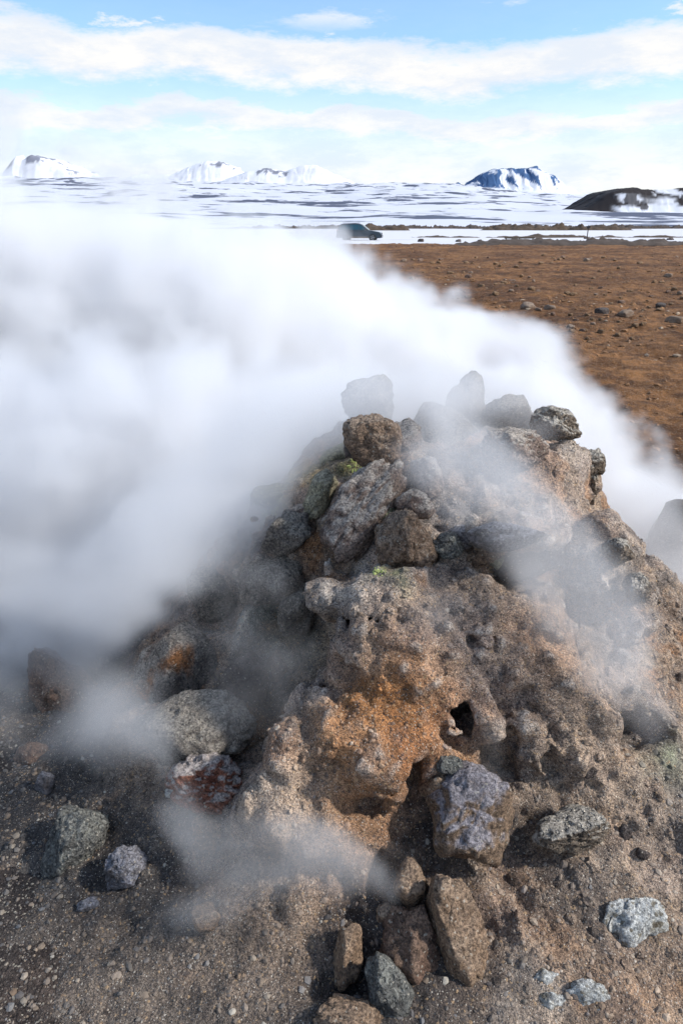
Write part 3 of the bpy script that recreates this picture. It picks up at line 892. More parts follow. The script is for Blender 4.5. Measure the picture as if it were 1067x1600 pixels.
def rock(px, py, w, h, pal, name, label, ang=0, d=None, emb=0.3, seed=1, sub=4, depth=0.9, facets=13, sharp=8, rough=1.35, planes=None, cat='rock', group=None, post=None):
    p = at(px, py, d) if d is not None else hit_scene(px, py)
    s = zdepth(p) / FPX / 2
    a, b = w * s, h * s
    c = depth * (a + b) / 2
    r = ray(px, py); r = r / np.linalg.norm(r)
    if d is None:
        p = p + r * c * (2 * emb - 1) * 0.8
    U, F = rock_shape(seed, sub, facets, sharp, rough, planes)
    if post is not None:
        U = post(U)
    ca, sa = math.cos(R(ang)), math.sin(R(ang))
    u, v = U[:, 0] * a, U[:, 1] * b
    u, v = u * ca - v * sa, u * sa + v * ca
    W = u[:, None] * RIGHT + v[:, None] * UP + (U[:, 2] * c)[:, None] * FWD
    base = W[:, 2].min()
    V = W.copy(); V[:, 2] -= base
    o = link(name, mesh_np(name, V, F, PAL[pal]), loc=(p[0], p[1], p[2] + base))
    tag(o, label, cat, group)
    return o


G_TOP, G_LEFT, G_FRONT = 'rocks piled on top of the mound', 'rocks on the left flank and hollow', 'rocks at the foot of the mound'
BIGF = [(-.35, .1, -.93, .62), (.75, .25, -.6, .72), (-.2, .95, -.2, .8), (.1, -.8, -.5, .78), (-.95, -.1, -.1, .85)]
rock(575, 628, 84, 76, 'grey', 'rock', 'pale rock fading into the steam behind the brown summit block', 10, 2.78, seed=1, group=G_TOP)
rock(728, 632, 62, 110, 'grey', 'rock', 'upright finger of rock at the summit, veiled by steam', -5, 2.72, seed=2, group=G_TOP)
rock(690, 690, 120, 120, 'grey', 'rock', 'broad grey rock below the upright finger rock', 0, None, .3, seed=61, group=G_TOP)
rock(795, 655, 90, 80, 'grey', 'rock', 'rounded rock in steam left of the square summit boulder', 0, 2.66, seed=3, group=G_TOP)
rock(866, 664, 84, 62, 'crag', 'boulder', 'square pitted boulder perched at the right of the summit', -24, 2.42, seed=4, sub=5, facets=8, sharp=13, group=G_TOP, cat='boulder')
rock(806, 703, 104, 76, 'pink', 'boulder', 'rounded flat topped boulder with shaded brown front near the summit', -6, None, .18, seed=5, sub=5, facets=9, planes=[(0, .95, -.3, .62)], group=G_TOP, cat='boulder')
rock(582, 692, 92, 96, 'tan', 'boulder', 'brown blocky boulder with a bare front above the leaning slab', 6, 2.12, seed=106, sub=5, facets=9, sharp=13, rough=.9, planes=[(-.1, -.2, -.95, .6), (0, .95, -.3, .75)], group=G_TOP, cat='boulder')
rock(632, 690, 60, 70, 'pink', 'rock', 'pale pinkish rock leaning on the brown summit block', 20, None, .32, seed=7, group=G_TOP)
rock(572, 795, 104, 180, 'pink', 'boulder', 'large leaning slab with a pale sinter edge', -38, None, .2, seed=8, sub=5, facets=9, planes=[(-.3, .2, -.9, .55), (.8, .2, -.5, .7)], depth=.6, group=G_TOP, cat='boulder')
rock(530, 838, 62, 62, 'pink', 'rock', 'pitted pale knob at the foot of the leaning slab', 0, None, .32, seed=62, group=G_TOP)
rock(667, 747, 50, 66, 'pink', 'rock', 'upright rounded pinkish stone right of the leaning slab', 14, None, .15, seed=9, group=G_TOP)
rock(648, 790, 64, 50, 'pink', 'rock', 'squat grey pink stone above the pointed boulder', -12, None, .15, seed=10, group=G_TOP)
rock(600, 808, 50, 44, 'sulphur', 'rock', 'yellow green sulphur stained stone beside the pointed boulder', 10, None, .32, seed=11, group=G_TOP)
rock(634, 850, 98, 108, 'tan', 'boulder', 'pointed brown boulder standing at the centre of the mound', -4, None, .12, seed=12, sub=5, facets=8, sharp=11,
     planes=[(-.45, .05, -.9, .55), (.6, .1, -.75, .6), (-.6, .7, -.2, .7), (.7, .6, -.1, .72), (0, -.7, -.7, .7)], group=G_TOP, cat='boulder')
rock(500, 775, 44, 84, 'cream', 'stone', 'long cream coloured stone tilted beside the leaning slab', -26, None, .15, seed=13, group=G_TOP, cat='rock')
rock(527, 716, 62, 42, 'sulphur', 'rock', 'yellowish crusted rock left of the brown summit block', 20, None, .32, seed=14, group=G_TOP)
rock(552, 706, 30, 50, 'dark', 'rock', 'thin dark wedge between the yellowish crust and the brown block', 0, None, .32, seed=63, group=G_TOP)
rock(700, 852, 52, 44, 'lichen', 'rock', 'lumpy grey stone just right of the pointed boulder', 0, None, .32, seed=15, rough=1.6, group=G_TOP)
rock(722, 838, 56, 40, 'blue', 'rock', 'bluish lump on the crust behind the lumpy grey stone', 0, None, .32, seed=64, rough=1.5, group=G_TOP)
rock(748, 866, 66, 52, 'tan', 'rock', 'crumbly tan stone beside a green sulphur patch', -24, None, .32, seed=16, rough=1.7, group=G_TOP)
rock(775, 876, 26, 30, 'sulphur', 'stone', 'tiny yellow green lump on the edge of the dark overhang', 0, None, .32, seed=17, sub=3, group=G_TOP, cat='rock')
rock(823, 868, 130, 66, 'dark', 'rock', 'slab coloured dark as shade under the crest at right of centre', 12, None, .32, seed=18, sub=5, facets=9, group=G_TOP)  # dark palette paints the overhang's shadow onto this slab
rock(790, 838, 120, 50, 'blue', 'rock', 'bluish grey crust slab topping the dark overhang', 4, None, .32, seed=65, sub=4, rough=1.4, group=G_TOP)
rock(917, 728, 54, 62, 'crag', 'rock', 'ragged spur sticking out at the right skyline', -10, 2.36, seed=19, rough=1.8, facets=7, sharp=13, group=G_TOP)
rock(922, 762, 30, 56, 'crag', 'rock', 'narrow ragged flake hanging below the right skyline spur', 10, 2.34, seed=66, rough=1.8, group=G_TOP)
rock(968, 862, 52, 46, 'crag', 'rock', 'knobbly pale rock low on the right skyline', -30, None, .32, seed=67, rough=1.6, group=G_TOP)
rock(996, 918, 40, 50, 'crag', 'rock', 'weathered block below the knobbly rock on the right skyline', -10, None, .32, seed=68, rough=1.6, group=G_TOP)
# left flank
rock(446, 832, 84, 70, 'grey', 'rock', 'squared grey block left of the tilted cream stone', 8, None, .2, seed=20, facets=8, sharp=12, group=G_LEFT)
rock(432, 780, 84, 50, 'sulphur', 'rock', 'greenish rock half lost in steam above the grey block', 4, None, .32, seed=21, rough=1.4, group=G_LEFT)
rock(470, 800, 34, 26, 'pink', 'stone', 'small pink stone lying on the squared grey block', 0, None, .32, seed=69, sub=3, group=G_LEFT, cat='rock')
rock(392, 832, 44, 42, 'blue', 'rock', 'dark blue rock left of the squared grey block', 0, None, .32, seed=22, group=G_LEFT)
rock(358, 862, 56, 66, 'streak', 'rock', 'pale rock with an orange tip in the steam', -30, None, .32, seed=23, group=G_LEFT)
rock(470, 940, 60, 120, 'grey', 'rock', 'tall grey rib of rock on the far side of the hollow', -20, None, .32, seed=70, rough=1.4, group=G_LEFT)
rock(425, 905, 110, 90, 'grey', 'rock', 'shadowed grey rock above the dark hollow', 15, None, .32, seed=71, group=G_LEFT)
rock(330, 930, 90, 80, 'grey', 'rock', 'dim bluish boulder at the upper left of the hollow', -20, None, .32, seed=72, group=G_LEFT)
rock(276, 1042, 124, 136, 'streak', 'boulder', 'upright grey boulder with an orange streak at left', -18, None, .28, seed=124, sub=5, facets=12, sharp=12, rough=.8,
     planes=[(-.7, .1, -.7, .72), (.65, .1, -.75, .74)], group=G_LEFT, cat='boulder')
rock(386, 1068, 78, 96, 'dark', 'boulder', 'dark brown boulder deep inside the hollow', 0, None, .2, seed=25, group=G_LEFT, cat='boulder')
rock(432, 1040, 38, 48, 'brown', 'stone', 'small brown egg shaped stone in the hollow', 0, None, .32, seed=26, facets=20, rough=.6, group=G_LEFT, cat='rock')
rock(312, 1134, 180, 112, 'grey', 'boulder', 'broad smooth grey boulder in front of the hollow', 6, None, .34, seed=27, sub=5, facets=22, sharp=6, rough=.9, planes=[(0, .8, -.6, .75)], group=G_LEFT, cat='boulder')
rock(322, 1213, 116, 90, 'red', 'boulder', 'reddish boulder with a white crusted top', -14, None, .25, seed=28, sub=5, facets=10, planes=[(.2, .1, -.95, .6)], group=G_LEFT, cat='boulder')
rock(222, 1130, 34, 28, 'grey', 'stone', 'small grey stone left of the broad smooth boulder', 0, None, .4, seed=73, sub=3, group=G_LEFT, cat='rock')
rock(98, 1076, 112, 142, 'brown', 'boulder', 'dark reddish brown boulder half hidden by steam at left', 10, None, .35, seed=29, sub=5, group=G_LEFT, cat='boulder')
rock(50, 1184, 60, 46, 'brown', 'rock', 'low brown rock below the steam at the left edge', -10, None, .45, seed=30, group=G_LEFT)
rock(70, 1230, 30, 54, 'blue', 'stone', 'thin pale slab standing on dark grit at far left', -10, None, .35, seed=31, depth=.5, group=G_LEFT, cat='rock')
rock(8, 842, 60, 80, 'dark', 'rock', 'dark rock showing through steam at the left edge', 0, 4.0, seed=32, group=G_LEFT)
# foot of the mound
rock(114, 1322, 108, 112, 'lichen', 'boulder', 'round grey speckled boulder in the dark grit at lower left', 10, None, .36, seed=33, sub=5, facets=26, sharp=8, group=G_FRONT, cat='boulder')
rock(198, 1358, 70, 72, 'blue', 'rock', 'angular blue grey rock right of the round speckled boulder', 20, None, .42, seed=34, sub=5, facets=8, sharp=12, group=G_FRONT)
rock(140, 1414, 38, 24, 'blue', 'stone', 'small bluish stone below the angular blue grey rock', 10, None, .4, seed=35, sub=3, group=G_FRONT, cat='rock')
rock(322, 1436, 50, 40, 'ochre', 'stone', 'small half buried ochre stone in the lower left grit', -8, None, .5, seed=36, group=G_FRONT, cat='rock')
rock(330, 1298, 60, 56, 'ochre', 'rock', 'tan lump in front of the reddish boulder', 0, None, .45, seed=37, group=G_FRONT)
rock(268, 1240, 26, 18, 'white', 'stone', 'little white chip left of the reddish boulder', 10, None, .4, seed=74, sub=3, group=G_FRONT, cat='rock')
rock(732, 1272, 138, 154, 'sky_face', 'boulder', 'large boulder with a flat face painted blue grey as sky light below the vents', -20, None, .2, seed=38, sub=5, facets=9, sharp=10, rough=1.2,
     planes=[(-.15, .35, -.92, .42), (.75, .1, -.65, .66), (-.85, -.1, -.5, .70), (.1, -.85, -.5, .62), (.1, .95, .1, .85)], group=G_FRONT, cat='boulder')
rock(692, 1232, 64, 66, 'ochre', 'rock', 'rough ochre crust fixed on the left shoulder of the blue boulder', -30, None, .32, seed=75, rough=1.6, group=G_FRONT)
rock(888, 1297, 130, 58, 'crag', 'rock', 'log shaped rock with a white crusted top right of the blue boulder', 14, None, .32, seed=39, sub=5, facets=9, rough=1.4,
     planes=[(0, .9, -.4, .62), (0, -.3, -.95, .7)], group=G_FRONT)
rock(642, 1386, 56, 84, 'ochre', 'rock', 'egg shaped brown rock left of the long split rock', 6, None, .25, seed=40, facets=16, group=G_FRONT)
rock(600, 1426, 30, 24, 'tan', 'stone', 'small stone wedged under the egg shaped rock', 20, None, .3, seed=41, sub=3, group=G_FRONT, cat='rock')
rock(714, 1450, 86, 190, 'ochre', 'boulder', 'long split rock lit along its right edge, lower centre', 12, None, .3, seed=142, sub=5, facets=16, sharp=12, rough=.9,
     planes=[(-.95, .05, -.3, .66), (.45, .3, -.84, .68)], depth=.8, group=G_FRONT, cat='boulder')
rock(545, 1490, 48, 96, 'ochre', 'rock', 'upright yellowish brown rock at lower centre', -8, None, .25, seed=43, facets=8, sharp=12,
     planes=[(-.9, .1, -.4, .5), (.5, .3, -.8, .5)], group=G_FRONT)
rock(606, 1545, 72, 118, 'lichen', 'rock', 'grey green speckled rock near the bottom edge', 24, None, .4, seed=44, facets=14, group=G_FRONT)
rock(640, 1485, 96, 130, 'brown', 'rock', 'dusty brown rock sunk in grit behind the grey green rock', 20, None, .6, seed=45, facets=14, group=G_FRONT)
rock(552, 1592, 126, 56, 'ochre', 'rock', 'brown rock cut off by the bottom edge', -8, None, .4, seed=46, sub=5, group=G_FRONT)


def pitted(U):
    g = np.random.default_rng(5)
    for _ in range(15):
        a = g.uniform(0, 6.28); q = np.array([.75 * math.cos(a) * math.sqrt(g.random()), .75 * math.sin(a) * math.sqrt(g.random())])
        d = np.hypot(U[:, 0] - q[0], U[:, 1] - q[1])
        U[:, 2] += np.where(U[:, 2] < 0, .30 * np.exp(-(d / g.uniform(.08, .15)) ** 2), 0)
    return U


rock(985, 1462, 106, 132, 'white', 'rock', 'white pitted sinter rock on the right slope', -14, None, .6, seed=47, sub=5, depth=.42, post=pitted, group=G_FRONT)
rock(1018, 1425, 40, 30, 'lichen', 'stone', 'grey stone at the upper corner of the white pitted rock', -20, None, .5, seed=76, sub=3, group=G_FRONT, cat='rock')
rock(920, 1556, 76, 50, 'white', 'rock', 'small white crust patch below the pitted white rock', -6, None, .72, seed=48, depth=.4, group=G_FRONT)
rock(852, 1532, 56, 36, 'white', 'stone', 'white crumbled crust left of the small white patch', 10, None, .74, seed=77, depth=.4, rough=2, group=G_FRONT, cat='rock')
rock(862, 1568, 44, 36, 'white', 'stone', 'lowest of the three small white crust patches', -20, None, .74, seed=78, depth=.4, rough=2, group=G_FRONT, cat='rock')
rock(975, 1300, 20, 26, 'dark', 'stone', 'black pebble beside the log shaped rock', 0, None, .35, seed=49, sub=3, group=G_FRONT, cat='rock')
rock(1003, 1334, 22, 18, 'dark', 'stone', 'black pebble lower on the right slope', 0, None, .35, seed=50, sub=3, group=G_FRONT, cat='rock')
rock(918, 1208, 16, 20, 'dark', 'stone', 'lone dark pebble above the log shaped rock', 0, None, .3, seed=51, sub=3, group=G_FRONT, cat='rock')
rock(700, 1195, 46, 34, 'lichen', 'rock', 'small yellowish crumbs of rock just under the vent hole', 10, None, .4, seed=52, rough=1.7, group=G_FRONT)
# behind, to the right
rock(1068, 900, 170, 260, 'dark', 'boulder', 'dark peak of a second mound in steam at the right edge', -6, 3.2, seed=53, cat='boulder', facets=9, group='rocks behind the mound at right')
rock(1085, 990, 150, 170, 'brown', 'rock', 'brown shoulder of the second mound at the right edge', 0, 2.95, seed=54, group='rocks behind the mound at right')

# ------------------------------------------------------------------ gravel: grains too many to count
def grit_stuff(name, label, pts, nrm, size, cols, mat, flat=0.7, sub=1):
    D, F = ico(sub)
    n = len(pts)
    g = np.random.default_rng(n)
    S = np.stack([size * g.uniform(.7, 1.3, n), size * g.uniform(.7, 1.3, n), size * flat * g.uniform(.6, 1.2, n)], -1)
    a = g.uniform(0, 6.28, n)
    jig = 1 + g.uniform(-.28, .28, (n, len(D), 1))
    L = D[None] * jig * S[:, None, :]
    c, s = np.cos(a)[:, None], np.sin(a)[:, None]
    L = np.stack([L[..., 0] * c - L[..., 1] * s, L[..., 0] * s + L[..., 1] * c, L[..., 2]], -1)
    t1 = np.cross(nrm, np.array([0.3, 1, 0.1])); t1 /= np.linalg.norm(t1, axis=1, keepdims=True)
    t2 = np.cross(nrm, t1)
    W = L[..., :1] * t1[:, None] + L[..., 1:2] * t2[:, None] + L[..., 2:] * nrm[:, None] + pts[:, None]
    FF = (F[None] + (np.arange(n) * len(D))[:, None, None]).reshape(-1, 3)
    o = link(name, mesh_np(name, W.reshape(-1, 3), FF, mat, False, np.repeat(cols, len(D), 0)))
    tag(o, label, kind='stuff')
    return o


def pebble_material():
    m, t, bs = new_mat('pebbles')
    att = nd(t, 'ShaderNodeAttribute', attribute_name='stain_shade').outputs['Color']
    cd = nd(t, 'ShaderNodeNewGeometry').outputs['Position']
    n = nd(t, 'ShaderNodeTexNoise', {'Vector': cd, 'Scale': 120.0, 'Detail': 4.0}).outputs[0]
    t.links.new(mixc(t, n, mixc(t, 1.0, att, (.5, .5, .5), 'MULTIPLY'), mixc(t, 1.0, att, (1.4, 1.4, 1.4), 'MULTIPLY')), bs.inputs['Base Color'])
    bs.inputs['Roughness'].default_value = 0.8
    return m


M_PEB = pebble_material()
pts, nrm = [], []
g = np.random.default_rng(3)
TINTS = np.array([[.10, .09, .08], [.16, .12, .09], [.24, .17, .11], [.06, .06, .065], [.34, .28, .21], [.20, .12, .06], [.5, .46, .38], [.15, .16, .17]])
TW = np.array([.22, .22, .2, .14, .08, .07, .03, .04])
xx, yy = g.uniform(-1.7, 1.7, 70000), g.uniform(.72, 2.6, 70000)
rr = np.hypot(xx - MC[0], yy - MC[1])
ok = (np.abs(xx) < 0.35 + yy * 0.55) & (g.random(len(xx)) < np.where(rr > 1.0, 1.0, 0.22))
xx, yy = xx[ok], yy[ok]
gg = ground_z(xx, yy)
for x, y, z0 in zip(xx.tolist(), yy.tolist(), gg.tolist()):
    h = BVH.ray_cast(Vector((x, y, 2.0)), Vector((0, 0, -1)))
    p, n = (h[0], h[1]) if h[0] is not None and h[0].z > z0 else (Vector((x, y, z0)), Vector((0, 0, 1)))
    if n.z > 0.45 and len(pts) < 26000:
        pts.append(p); nrm.append(n)
pts = np.array(pts); nrm = np.array(nrm)
size = 0.0014 + 0.0075 * g.random(len(pts)) ** 11 + 0.0011 * g.random(len(pts))
ec = earth_colour(pts)
cols = ec * g.uniform(.6, 1.4, (len(pts), 1)) * .5 + TINTS[g.choice(len(TINTS), len(pts), p=TW)] * .5
grit_stuff('gravel', 'loose mixed volcanic gravel strewn over the mound and its foot', pts, nrm, size, cols, M_PEB)

# crumbs of broken crust bedded in the mound
sel = g.permutation(len(MV))
vis = ((MV[sel] - EYE) * N_[sel]).sum(1) < 0
sel = sel[vis & (np.hypot(MV[sel, 0] - MC[0], MV[sel, 1] - MC[1]) < 1.45)][:2600]
cn = fbm(MV[sel] * 3.5 + 2, 3, 1)
sel = sel[cn > g.uniform(-.7, .6, len(sel))]
cs = 0.004 + 0.016 * g.random(len(sel)) ** 3.5
cc = mc[sel] * g.uniform(.7, 1.25, (len(sel), 1))
grit_stuff('crust_crumbs', 'broken bits of crust bedded all over the mound', MV[sel] - N_[sel] * cs[:, None] * .25, N_[sel], cs, cc, M_GRIT, .8, 2).parent = mound
for spx, spy, sr in ((593, 893, .022), (775, 876, .022), (600, 800, .03), (556, 728, .03), (432, 786, .06)):
    q = np.array(hit_scene(spx, spy))
    near = np.nonzero(((MV - q) ** 2).sum(1) < sr * sr)[0]
    near = near[g.permutation(len(near))[:70]]
    if len(near) > 4:
        s_ = 0.0022 + 0.004 * g.random(len(near)) ** 2
        c_ = np.array([.46, .50, .16]) * g.uniform(.6, 1.15, (len(near), 1)) * np.array([1, 1, 1])
        o_ = grit_stuff('sulphur_crust', 'yellow green sulphur crystals', MV[near], N_[near], s_, c_, M_PEB, .8)
        del o_['kind']
        o_.parent = mound

# stones of the brown plain: the largest as things, the rest as one mass
n = 22000
d = 3.6 * (66 / 3.6) ** g.random(n) ** .8; a = np.radians(g.uniform(-33, 33, n))
x, y = d * np.sin(a), d * np.cos(a)
cl = fbm(np.stack([x * .25, y * .25, x * 0], -1), 3, 2)
keep = cl > -0.45 + 0.9 * g.random(n)
x, y, d = x[keep], y[keep], d[keep]
n = len(x)
pts = np.stack([x, y, ground_z(x, y)], -1)
size = (0.005 + 0.034 * g.random(n) ** 5) * np.clip(d / 9, .4, 1.8)
cols = FIELD * g.uniform(.55, 1.5, (n, 1)) * np.array([1, 1.06, 1.12])
pale = g.random(n) < .10
cols[pale] = np.array([.40, .29, .19]) * g.uniform(.7, 1.2, (pale.sum(), 1))
grit_stuff('field_gravel', 'countless small stones littering the brown plain', pts, np.tile([0., 0, 1], (n, 1)), size, cols, M_PEB)

FS = {k: PAL[k] for k in ('brown', 'ochre', 'tan', 'dark', 'field')}
fs_mesh = {}
for k in FS:
    for s in range(3):
        U, F = rock_shape(300 + s, 3, 9, 18, 1.3)
        fs_mesh[k, s] = mesh_np('field_stone', U * np.array([.5, .42, .32], np.float32) + np.array([0, 0, .14], np.float32), F, FS[k])


def field_stone(px, py, w, label, group, pal=None, s=None, name='field_stone'):
    r = ray(px, py)
    p = EYE + r * (EYE[2] / -r[2])
    sz = w * zdepth(p) / FPX
    pal = pal or random.choice(['field', 'field', 'field', 'field', 'tan', 'brown'])
    o = link(name, fs_mesh[pal, random.randrange(3) if s is None else s])
    o.location = (p[0], p[1], float(ground_z(p[:1], p[1:2])[0]) - 0.06 * sz)
    o.scale = (sz, sz, sz * random.uniform(.8, 1.2))
    o.rotation_euler = (0, 0, random.uniform(0, 6.28))
    tag(o, label, 'stone', group)
    return o


GF = 'stones scattered over the brown plain'
field_stone(940, 489, 26, 'dark grey stone, biggest of the loose stones on the plain', GF, 'dark', 0)
field_stone(826, 480, 30, 'pale flat stone nearest the steam edge on the plain', GF, 'tan', 1)
field_stone(860, 482, 20, 'pale upright stone right of the flat pale one', GF, 'tan', 2)
field_stone(976, 492, 26, 'light stone to the right of the dark grey stone', GF, 'tan', 1)
field_stone(1054, 500, 30, 'mottled brown stone near the right edge of the plain', GF, 'ochre', 0)
field_stone(1032, 476, 18, 'grey brown stone above the mottled one at right', GF, 'dark', 2)
cnt = 0
g = np.random.default_rng(12)
while cnt < 140:
    px, py = g.uniform(590, 1090), 400 + 130 * g.random() ** 1.1
    lim = np.interp(py, [390, 450, 480, 510, 590], [590, 650, 760, 850, 950])
    if px < lim:
        continue
    if vn(np.array([[px * .012, py * .05, 1.5]]), 1)[0] < g.uniform(-.9, .35):
        continue
    field_stone(px, py, g.uniform(3.5, 7) + 6 * g.random() ** 4 + (py - 400) * .03, 'small brown stone among many on the brown plain', GF)
    cnt += 1
for i, (px, py, w, lab) in enumerate([(657, 377, 10, 'dark stone on the snow edge right of the car'), (716, 377, 12, 'low dark rock on the snow edge'), (749, 376, 9, 'small dark rock right of the low one on the snow edge'),
                                      (916, 372, 10, 'dark rock at the foot of the marker post'), (1046, 374, 12, 'dark rock on the rubble bank near the right edge'), (1000, 376, 11, 'dark lump on the rubble bank'),
                                      (950, 377, 9, 'smaller lump on the rubble bank right of the post')]):
    o = field_stone(px, py + 3, w, lab, 'dark rocks along the snow edge', 'dark', i % 3, 'dark_rock')
    o.location.z += 0.12

# ------------------------------------------------------------------ bmesh helpers for made things
def bm_obj(name, bm, mat, parent=None, smooth=False, loc=None):
    me = bpy.data.meshes.new(name)
    bmesh.ops.recalc_face_normals(bm, faces=bm.faces)
    bm.to_mesh(me); bm.free()
    me.materials.append(mat)
    if smooth:
        me.polygons.foreach_set('use_smooth', np.ones(len(me.polygons), bool))
    return link(name, me, parent, loc)


def prism(pts, y0, y1, bev=0.0, top_in=None):
    """side profile (x, z) extruded across y; top_in(z) pulls the sides inwards"""
    bm = bmesh.new()
    A = [bm.verts.new((x, y0 + (top_in(z) if top_in else 0), z)) for x, z in pts]
    B = [bm.verts.new((x, y1 - (top_in(z) if top_in else 0), z)) for x, z in pts]
    bm.faces.new(A); bm.faces.new(B[::-1])
    for i in range(len(pts)):
        j = (i + 1) % len(pts)
        bm.faces.new((A[j], A[i], B[i], B[j]))
    if bev:
        bmesh.ops.recalc_face_normals(bm, faces=bm.faces)
        bmesh.ops.bevel(bm, geom=list(bm.edges), offset=bev, segments=2, affect='EDGES', clamp_overlap=True)
    return bm


def boxm(x0, x1, y0, y1, z0, z1, bev=0.0):
    return prism([(x0, z0), (x1, z0), (x1, z1), (x0, z1)], y0, y1, bev)


def lathe_y(rows, seg=24):
    """rows (radius, y) turned about the y axis"""
    bm = bmesh.new()
    rings = [[bm.verts.new((r * math.cos(2 * math.pi * i / seg), y, r * math.sin(2 * math.pi * i / seg))) for i in range(seg)] for r, y in rows]
    for a, b in zip(rings, rings[1:]):
        for i in range(seg):
            j = (i + 1) % seg
            bm.faces.new((a[i], a[j], b[j], b[i]))
    bm.faces.new(rings[0]); bm.faces.new(rings[-1][::-1])
    return bm


# ------------------------------------------------------------------ the car on the snow edge
M_PAINT = plain('car_paint', (.045, .065, .085), 0.28, 0.35, 0.08, 3.0)
M_DIRTY = plain('car_mud', (.22, .17, .13), 0.8, 0, 0.3, 6.0)
M_GLASS = plain('car_glass', (.03, .09, .12), 0.08, 0, 0.05, 3.0)
M_RUB = plain('rubber', (.02, .02, .02), 0.8)
M_RIM = plain('wheel_alloy', (.45, .46, .48), 0.35, 0.7)
M_LAMP = plain('lamp_lens', (.75, .78, .8), 0.15)
M_RED = plain('tail_lens', (.35, .02, .02), 0.2)
M_BLACK = plain('black_trim', (.03, .03, .035), 0.6)
cp = at(562, 377, 76.5)
car = link('car', None, loc=(cp[0], cp[1], 0.02))
car.rotation_euler = (0, 0, R(-8))
tag(car, 'dark blue grey off road estate car half swallowed by steam', 'car')


def arch(xc, r, n=9):
    return [(xc + r * math.cos(math.pi * i / n), .30 + r * math.sin(math.pi * i / n) * .98) for i in range(n + 1)]


WX = (-1.36, 1.40)
prof = [(-2.28, .42), (-2.30, .78), (-2.24, 1.02), (-1.0, 1.07), (.95, 1.04), (1.45, .99), (2.12, .86), (2.28, .70), (2.30, .42), (2.2, .30)]
prof += arch(WX[1], .40) + arch(WX[0], .40) + [(-2.2, .30)]
bm_obj('body', prism(prof, -.90, .90, .03, lambda z: .05 * max(0, z - .75) * 2), M_PAINT, car)
cab = [(-2.20, 1.05), (-2.02, 1.52), (-1.80, 1.66), (-.4, 1.70), (.15, 1.64), (.98, 1.05)]
bm_obj('cabin', prism(cab, -.84, .84, .03, lambda z: max(0, z - 1.05) * .26), M_PAINT, car)
tin = lambda z: max(0, z - 1.05) * .26
for sg in (-1, 1):
    for pts in ([(.02, 1.10), (.78, 1.10), (.14, 1.55), (.02, 1.57)], [(-.98, 1.10), (-.06, 1.10), (-.06, 1.58), (-.98, 1.58)], [(-1.98, 1.12), (-1.07, 1.10), (-1.07, 1.57), (-1.80, 1.53)]):
        bm = bmesh.new()
        vs = [bm.verts.new((x, sg * (.846 - tin(z)), z)) for x, z in pts]
        f = bm.faces.new(vs)
        r_ = bmesh.ops.extrude_face_region(bm, geom=[f])
        for v in r_['geom']:
            if isinstance(v, bmesh.types.BMVert):
                v.co.y += sg * .006
        bm_obj('side_window', bm, M_GLASS, car)
    bm_obj('headlight', boxm(2.10, 2.27, sg * .62 - .17, sg * .62 + .17, .70, .84, .03), M_LAMP, car)
    bm_obj('tail_light', boxm(-2.30, -2.20, sg * .74 - .09, sg * .74 + .09, .80, 1.12, .02), M_RED, car)
    mir = bm_obj('wing_mirror', boxm(.62, .78, sg * .98 - .10, sg * .98 + .10, 1.08, 1.24, .04), M_BLACK, car)
    bm_obj('roof_rail', boxm(-1.7, -.05, sg * .58 - .02, sg * .58 + .02, 1.71, 1.76, .01), M_BLACK, car)
    bm_obj('sill_trim', boxm(-.92, .96, sg * .90 - .03, sg * .90 + .03, .30, .46, .015), M_DIRTY, car)
    for x in (-.75, .25):
        bm_obj('door_handle', boxm(x - .1, x + .1, sg * .885 - .02, sg * .885 + .02, .93, .97, .008), M_BLACK, car)
    for x in WX:
        w = link('wheel', None, car, (x, sg * .80, .36))
        bm_obj('tyre', lathe_y([(.22, -.11), (.33, -.12), (.36, -.09), (.36, .09), (.33, .12), (.22, .11)]), M_RUB, w, True)
        rim = lathe_y([(.06, sg * .085), (.10, sg * .10), (.20, sg * .075), (.225, sg * .122), (.235, sg * .118), (.22, sg * .04)], 20)
        for k in range(5):
            a_ = 2 * math.pi * k / 5
            g_ = bmesh.ops.create_cube(rim, size=1)['verts']
            bmesh.ops.scale(rim, vec=(.17, .03, .045), verts=g_)
            bmesh.ops.translate(rim, vec=(.12, sg * .10, 0), verts=g_)
            bmesh.ops.rotate(rim, cent=(0, 0, 0), matrix=Matrix.Rotation(a_, 3, 'Y'), verts=g_)
        bm_obj('rim', rim, M_RIM, w)
for nm, pts in (('windscreen', [(.93, 1.09), (.22, 1.60)]), ('rear_window', [(-2.16, 1.13), (-2.02, 1.50)])):
    bm = bmesh.new()
    s = 1 if nm == 'windscreen' else -1
    (x0, z0), (x1, z1) = pts
    vs = [bm.verts.new((x + s * .035, y, z + .01)) for x, y, z in ((x0, -.74, z0), (x0, .74, z0), (x1, .60, z1), (x1, -.60, z1))]
    f = bm.faces.new(vs)
    r_ = bmesh.ops.extrude_face_region(bm, geom=[f])
    for v in r_['geom']:
        if isinstance(v, bmesh.types.BMVert):
            v.co.x += s * .008
    bm_obj(nm, bm, M_GLASS, car)
bm_obj('front_bumper', boxm(2.16, 2.36, -.86, .86, .34, .60, .05), M_BLACK, car)
bm_obj('rear_bumper', boxm(-2.38, -2.18, -.86, .86, .36, .62, .05), M_BLACK, car)
bm_obj('grille', boxm(2.22, 2.31, -.38, .38, .66, .80, .02), M_BLACK, car)
bm_obj('number_plate', boxm(2.355, 2.37, -.26, .26, .42, .53, .005), M_LAMP, car)

